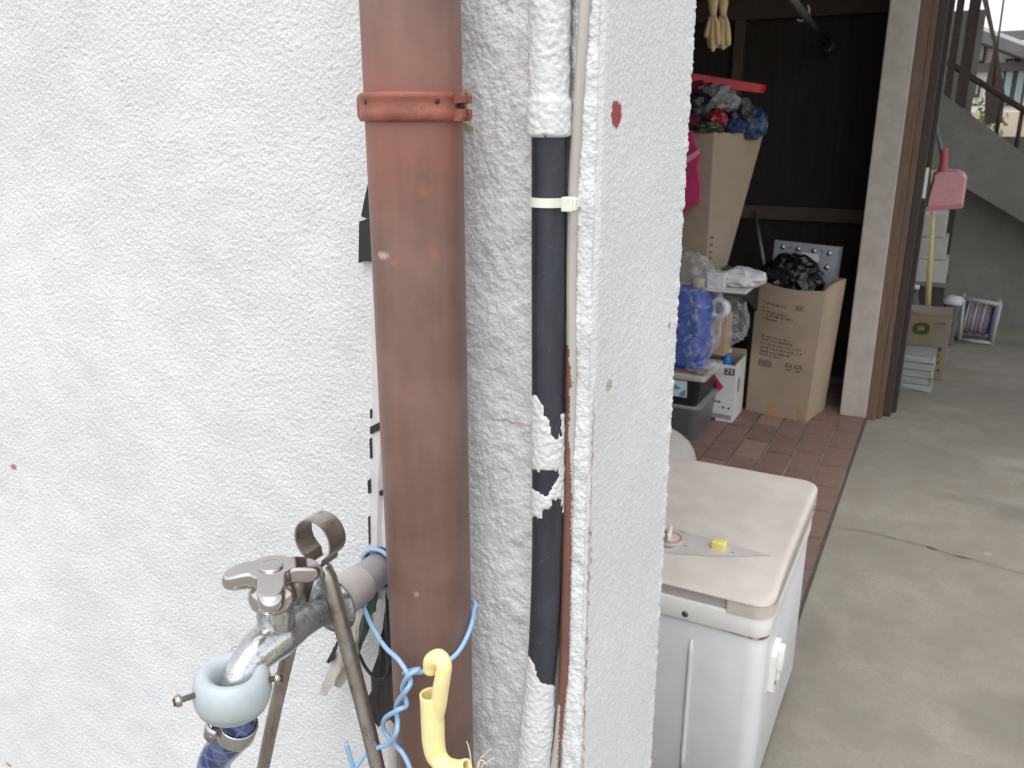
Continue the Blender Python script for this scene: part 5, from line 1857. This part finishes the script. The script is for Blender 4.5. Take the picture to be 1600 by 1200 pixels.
# green plant pot / bottle in shade
pq = PY(1425, 485, 4.95)
gp = thing('green_bottle', (pq.x, 4.95, 0), 'dark green bottle standing in the shade by the door frame', 'bottle')
lathe('bottle', [(0.05, 0.0005), (0.055, 0.02), (0.055, 0.22), (0.03, 0.30), (0.018, 0.34), (0.018, 0.37)], Matrix.Translation((pq.x, 4.95, 0)), simple('glass_green', (40, 66, 44), 0.2, 0.1, 40), gp, 24)
lathe('cap', [(0.021, 0.3685), (0.021, 0.39)], Matrix.Translation((pq.x, 4.95, 0)), M_PKT, gp, 16)

# -- broom with yellowish handle
by_ = 4.86
br = thing('broom', (PY(1448, 490, by_).x, by_, 0), 'broom with pale yellow handle standing in front of the white foam boxes', 'broom')
h0, h1 = PY(1449, 492, by_), PY(1460, 265, by_)
tube('handle', [h0, h1], 0.0135, simple('bamboo', (206, 196, 146), 0.5, 0.1, 30), br, 16)
mk('ferrule', *g_box((h0.x - 0.02, by_ - 0.016, h0.z - 0.05), (h0.x + 0.02, by_ + 0.016, h0.z + 0.004), 0.005), M_BLACK, br, True)
hv = [[(h0.x + (0.02 + 0.07 * t) * math.cos(a), by_ + (0.014 + 0.012 * t) * math.sin(a), h0.z - 0.05 - (h0.z - 0.052) * t) for a in np.linspace(0, 2 * math.pi, 24, endpoint=False)] for t in (0, 0.2, 0.5, 0.8, 1.0)]
mk('bristles', *g_loft(hv), simple('bristle', (120, 96, 60), 0.9, 0.2, 200, 0.6, 300), br, True)

# -- pink dustpan on a hook
dy = 4.55
dp = thing('dustpan', PY(1472, 240, dy), 'pale pink plastic dustpan hanging by the door frame', 'dustpan')
M_DP = simple('dustpan_pink', (216, 158, 166), 0.42, 0.06, 20)
M_DPH = simple('dustpan_handle', (184, 84, 98), 0.45, 0.08, 30)


def DPt(x, y, off=0.0):
    return PY(1340 + x / 2.727, 220 + y / 2.727, dy + off)


outer = [(320, 160), (322, 138), (340, 124), (380, 118), (430, 122), (455, 132), (468, 155), (462, 200), (450, 278), (445, 287), (370, 292), (285, 302), (296, 240)]
rg = []
for off, sc_k, sh in ((0.0, 1.0, 0), (-0.03, 0.97, 0), (-0.055, 0.86, 0)):
    cx_, cy_ = 378, 215
    rg.append([DPt(cx_ + (x - cx_) * sc_k, cy_ + (y - cy_) * sc_k, off) for x, y in outer])
mk('pan', *g_loft(rg), M_DP, dp, False)
prism('lip', [DPt(*p, -0.057) for p in [(285, 302), (292, 282), (446, 268), (444, 288), (370, 294)]], (0, 0.06, 0), simple('dustpan_lip', (204, 130, 142), 0.45, 0.06, 30), dp)
tube('handle', smooth_path([DPt(362, 135, -0.02), DPt(366, 95, -0.02), DPt(368, 60, -0.02), DPt(366, 36, -0.02)], 6), [0.026, 0.016, 0.017, 0.019], M_DPH, dp, 14)
tag(tube('hook_strap', smooth_path([PY(1471, 238, dy - 0.02), PY(1468, 222, dy - 0.01), PY(1464, 208, dy), PY(1463, 196, dy + 0.05)], 5), 0.009, simple('strap_teal', (88, 130, 134), 0.5, 0.1, 40), None, 10), 'small teal strap from which the pink dustpan hangs', 'strap')
lv = PY(1445, 290, PYY + 0.18)
tag(mk('latch_plate', *g_box((-0.1175, PYY + 0.165, PY(1446, 310, PYY + 0.17).z), (-0.106, PYY + 0.1695, PY(1450, 262, PYY + 0.17).z), 0.001), M_TIE), 'slim pale latch plate on the edge of the dark door', 'latch')

# -- hose reel
ry = 5.42
rl_ = thing('hose_reel', (0.24, ry + 0.1, 0), 'blue hose reel with pale frame on the concrete below the stairs', 'hose reel')
M_RF = simple('reel_frame', (178, 174, 168), 0.5, 0.08, 30)
M_RB = simple('reel_blue', (44, 66, 128), 0.45, 0.1, 30)
M_RH = simple('reel_hose', (140, 128, 142), 0.45, 0.12, 40)
L0, L1_, R0, R1_ = PY(1501, 519, ry), PY(1506, 466, ry), PY(1550, 531, ry - 0.02), PY(1563, 476, ry - 0.02)
for p in (L0, R0):
    p.z = 0.012
dv = Vector((0, 0.20, 0))
for A0, A1 in ((L0, L1_), (R0, R1_)):
    loop = [A0, A1, A1 + dv, Vector((A0.x, A0.y + 0.20, 0.012)), A0]
    for i in range(4):
        tube('frame_bar', [loop[i], loop[i + 1]], 0.011, M_RF, rl_, 10)
tube('frame_bar', [L1_, R1_], 0.012, M_RF, rl_, 10)
tube('frame_bar', [L0 + Vector((0, 0, 0.004)), R0 + Vector((0, 0, 0.004))], 0.011, M_RF, rl_, 10)
ca = (L0 + L1_ + dv).lerp(L0 + L1_ + dv, 1) / 2
cb = (R0 + R1_ + dv) / 2
ax = (cb - ca)
rlen = ax.length
Ma = axis(ca, ax)
lathe('drum', [(0.097, 0.012), (0.097, 0.018), (0.055, 0.02), (0.055, rlen - 0.02), (0.097, rlen - 0.018), (0.097, rlen - 0.012)], Ma, M_RB, rl_, 32)
for k in range(9):
    cen_ = Ma @ Vector((0, 0, 0.032 + k * (rlen - 0.064) / 8))
    rr_ = 0.084 + 0.006 * math.sin(k * 2.1)
    lp_ = [Ma @ Vector((rr_ * math.cos(a), rr_ * math.sin(a), 0.032 + k * (rlen - 0.064) / 8)) for a in np.linspace(0, 2 * math.pi, 25)]
    tube('hose_turn', lp_, 0.0085, M_RH if k % 3 else simple('reel_hose_pale', (198, 188, 196), 0.45, 0.1, 40), rl_, 10)
tube('crank', smooth_path([L1_ + Vector((-0.01, 0.05, -0.02)), L1_ + Vector((-0.03, 0.04, -0.01)), L1_ + Vector((-0.10, 0.02, -0.055))], 5), 0.010, M_RF, rl_, 10)
p = PY(1470, 487, 5.2)
tag(crumple('pale_bundle', (0.07, 5.35, 0.252), (0.05, 0.04, 0.028), M_PKT, None, 77, 0.2, 3, 1.8), 'crumpled pale bundle lying between the cabinet and the reel', 'bundle')
tag(mk('low_stool', *merge(g_box((0.035, 5.30, 0.0005), (0.105, 5.40, 0.225), 0.01))  , simple('stool_grey', (104, 100, 98), 0.55, 0.1, 30)), 'small grey stand under the pale bundle beside the reel', 'stand')

# ================================================================== CONCRETE STAIR
SY = 5.75
stair = thing('staircase', (1.2, SY + 0.5, 0), 'grey concrete outdoor staircase rising to the left behind the passage', 'staircase')
T0, T1 = PY(1470, 144, SY), PY(1600, 240, SY)
B0, B1 = PY(1496, 286, SY), PY(1600, 348, SY)


def ext(a, b_, x):
    t = (x - a.x) / (b_.x - a.x)
    return a + (b_ - a) * t


XR = 1.55
poly = [ext(T0, T1, -0.75), ext(T0, T1, XR), ext(B0, B1, XR), ext(B0, B1, -0.75)]
prism('parapet', poly, (0, 0.14, 0), M_CONC_W, stair)
soff = [ext(B0, B1, -0.75) + Vector((0, 0.141, 0.0)), ext(B0, B1, XR) + Vector((0, 0.141, 0.0)), ext(B0, B1, XR) + Vector((0, 0.141, 0.14)), ext(B0, B1, -0.75) + Vector((0, 0.141, 0.14))]
prism('soffit', soff, (0, 0.95, 0), M_CONC_W, stair)
box('under_wall', (0.02, SY + 0.29, -0.02), (XR + 0.4, SY + 0.42, 1.15), M_CONC_W, stair)
box('under_wall', (-0.75, SY + 0.55, -0.02), (0.019, SY + 0.68, 1.9), M_CONC_W, stair)
slope = (T1.z - T0.z) / (T1.x - T0.x)
for k in range(9):
    xk = -0.6 + k * 0.24
    zt_k = ext(B0, B1, xk).z + 0.22
    box('step', (xk, SY + 0.145, zt_k - 0.17), (xk + 0.26, SY + 1.05, zt_k), M_CONC_W, stair)

# -- rusty metal railing on the parapet
M_IRON = simple('dark_iron', (74, 62, 58), 0.55, 0.25, 40, 0.2, 200, metal=0.3)
rail = thing('stair_railing', (0.2, SY + 0.07, 1.2), 'dark brown metal railing with handrail on the concrete stair wall', 'railing')
ra0, ra1 = PY(1504, 112, SY + 0.07), PY(1600, 172, SY + 0.07)
bar = [ext(ra0, ra1, -0.55), ext(ra0, ra1, XR)]
mk('handrail', *rot_mesh(g_tube(bar, 0.017, 14), Matrix.Identity(4)), M_IRON, rail, True)
for (xt, xb_, w) in ((1501, 1478, 0.020), (1526, 1500, 0.030)):
    pt_, pb_ = PY(xt, -20, SY + 0.07), PY(xb_, 165, SY + 0.07)
    dd_ = (pb_ - pt_)
    pb_.z = ext(T0, T1, pb_.x).z - 0.01
    prism('post', [(pb_.x - w, SY + 0.05, pb_.z), (pb_.x + w, SY + 0.05, pb_.z), (pb_.x + w, SY + 0.05, 2.35), (pb_.x - w, SY + 0.05, 2.35)], (0, 0.05, 0), M_IRON, rail)
for xp in (1563, 1598, 1640):
    q = PY(xp, 170, SY + 0.07)
    zb_k = ext(T0, T1, q.x).z - 0.01
    tube('baluster', [Vector((q.x, SY + 0.07, zb_k)), Vector((q.x, SY + 0.07, ext(ra0, ra1, q.x).z))], 0.012, M_IRON, rail, 10)
# leaning steel plate and thin rod beyond the stair
SB = SY + 1.25
pl_ = [PY(x, y, SB) for x, y in [(1530, -20), (1540, -20), (1556, 60), (1571, 150), (1565, 192), (1538, 195), (1540, 130), (1553, 75)]]
tag(prism('steel_brace', pl_, (0, 0.03, 0), M_IRON), 'tall dark leaning steel brace behind the stair railing', 'brace')
tag(tube('thin_rod', [PY(1571, -20, SB), PY(1560, 60, SB), PY(1551, 145, SB)], 0.007, M_IRON, None, 8), 'thin dark vertical rod against the white sky', 'rod')

# ================================================================== NEIGHBOURING HOUSE BEYOND THE STAIR
NY = 13.0
M_NW = simple('neighbour_wall', (226, 222, 216), 0.8, 0.06, 1.5)
M_ROOF = simple('neighbour_roof', (96, 92, 92), 0.6, 0.15, 4)
M_GL = simple('neighbour_glass', (150, 172, 176), 0.15, 0.2, 2)
hs_ = thing('neighbour_house', (1.5, NY + 2, 0), 'white house with dark eaves beyond the stair railing', 'house')
e0, e1 = PY(1470, 24, NY), PY(1600, 72, NY)
XE = 3.2
prism('wall', [(-2.2, NY + 0.5, 0), (XE - 0.1, NY + 0.5, 0), (XE - 0.1, NY + 0.5, ext(e0, e1, XE - 0.1).z - 0.08), (-2.2, NY + 0.5, ext(e0, e1, -2.2).z - 0.08)], (0, 4.5, 0), M_NW, hs_)
rfp = [ext(e0, e1, -2.4), ext(e0, e1, XE), ext(e0, e1, XE) + Vector((0, 0, -0.13)), ext(e0, e1, -2.4) + Vector((0, 0, -0.13))]
prism('eaves', rfp, (0, 0.62, 0), M_ROOF, hs_)
V_ = [ext(e0, e1, -2.4) + Vector((0, 0, 0.004)), ext(e0, e1, XE) + Vector((0, 0, 0.004)), ext(e0, e1, XE) + Vector((0, 5.2, 0.12)), ext(e0, e1, -2.4) + Vector((0, 5.2, 0.12))]
mk('roof', *g_prism(V_, (0, 0, 0.05)), simple('roof_pale', (176, 186, 180), 0.6, 0.1, 4), hs_)


def nwin(x0, y0, x1, y1):
    a, c = PY(x0, y0, NY + 0.47), PY(x1, y1, NY + 0.47)
    f = box('window', (a.x, NY + 0.46, c.z), (c.x, NY + 0.499, a.z), M_IRON, hs_)
    wv_ = (c.x - a.x)
    for i in range(2):
        xx0 = a.x + 0.03 + i * (wv_ / 2)
        box('pane', (xx0, NY + 0.452, c.z + 0.03), (xx0 + wv_ / 2 - 0.06, NY + 0.459, a.z - 0.03), M_GL, f)


nwin(1492, 66, 1538, 98)
nwin(1512, 124, 1530, 152)
nwin(1572, 92, 1597, 165)
for (x0, y0, x1, y1) in ((1470, 52, 1620, 60), (1470, 100, 1620, 109)):
    a, c = PY(x0, y0, NY + 0.3), PY(x1, y1, NY + 0.3)
    box('ledge', (-2.2, NY + 0.36, c.z), (XE - 0.12, NY + 0.499, a.z), M_ROOF, hs_)
b = NB('garden_wall')
b.color(b.ramp(b.noise(3, 4), [(0.3, lin((176, 162, 140))), (0.7, lin((200, 186, 164)))]))
b.rough(0.9)
gw = PY(1560, 172, 9.5)
tag(mk('garden_wall', *g_box((-1.5, 9.5, -0.05), (6.0, 9.65, gw.z - 0.01), 0.01), b.m), 'low tan garden wall seen under the stair handrail', 'wall')
rfn = random.Random(8)
M_LEAF = simple('leaf', (96, 118, 62), 0.6, 0.3, 20)
sh = thing('shrub', (PY(1522, 160, 9.2).x, 9.2, 0), 'small green shrub in front of the garden wall behind the stair', 'shrub')
sc0 = PY(1520, 160, 9.2)
V_, F_ = [], []
for k in range(420):
    a_, r_ = rfn.uniform(0, 6.28), rfn.random() ** 0.5 * 0.32
    c = Vector((sc0.x + r_ * math.cos(a_), 9.2 + r_ * math.sin(a_) * 0.6, rfn.uniform(0.5, sc0.z + 0.08 * rfn.random())))
    u_ = Vector((rfn.uniform(-1, 1), rfn.uniform(-1, 1), rfn.uniform(-1, 1))).normalized()
    w_k = u_.cross(Vector((rfn.uniform(-1, 1), rfn.uniform(-1, 1), rfn.uniform(-1, 1)))).normalized()
    i = len(V_)
    V_ += [c - u_ * 0.04, c + w_k * 0.018, c + u_ * 0.04, c - w_k * 0.018]
    F_.append((i, i + 1, i + 2, i + 3))
mk('leaves', V_, F_, M_LEAF, sh, fixn=False)
tube('stem', [Vector((sc0.x, 9.2, 0)), Vector((sc0.x, 9.2, sc0.z - 0.1))], [0.03, 0.012], M_WOODD, sh, 8)
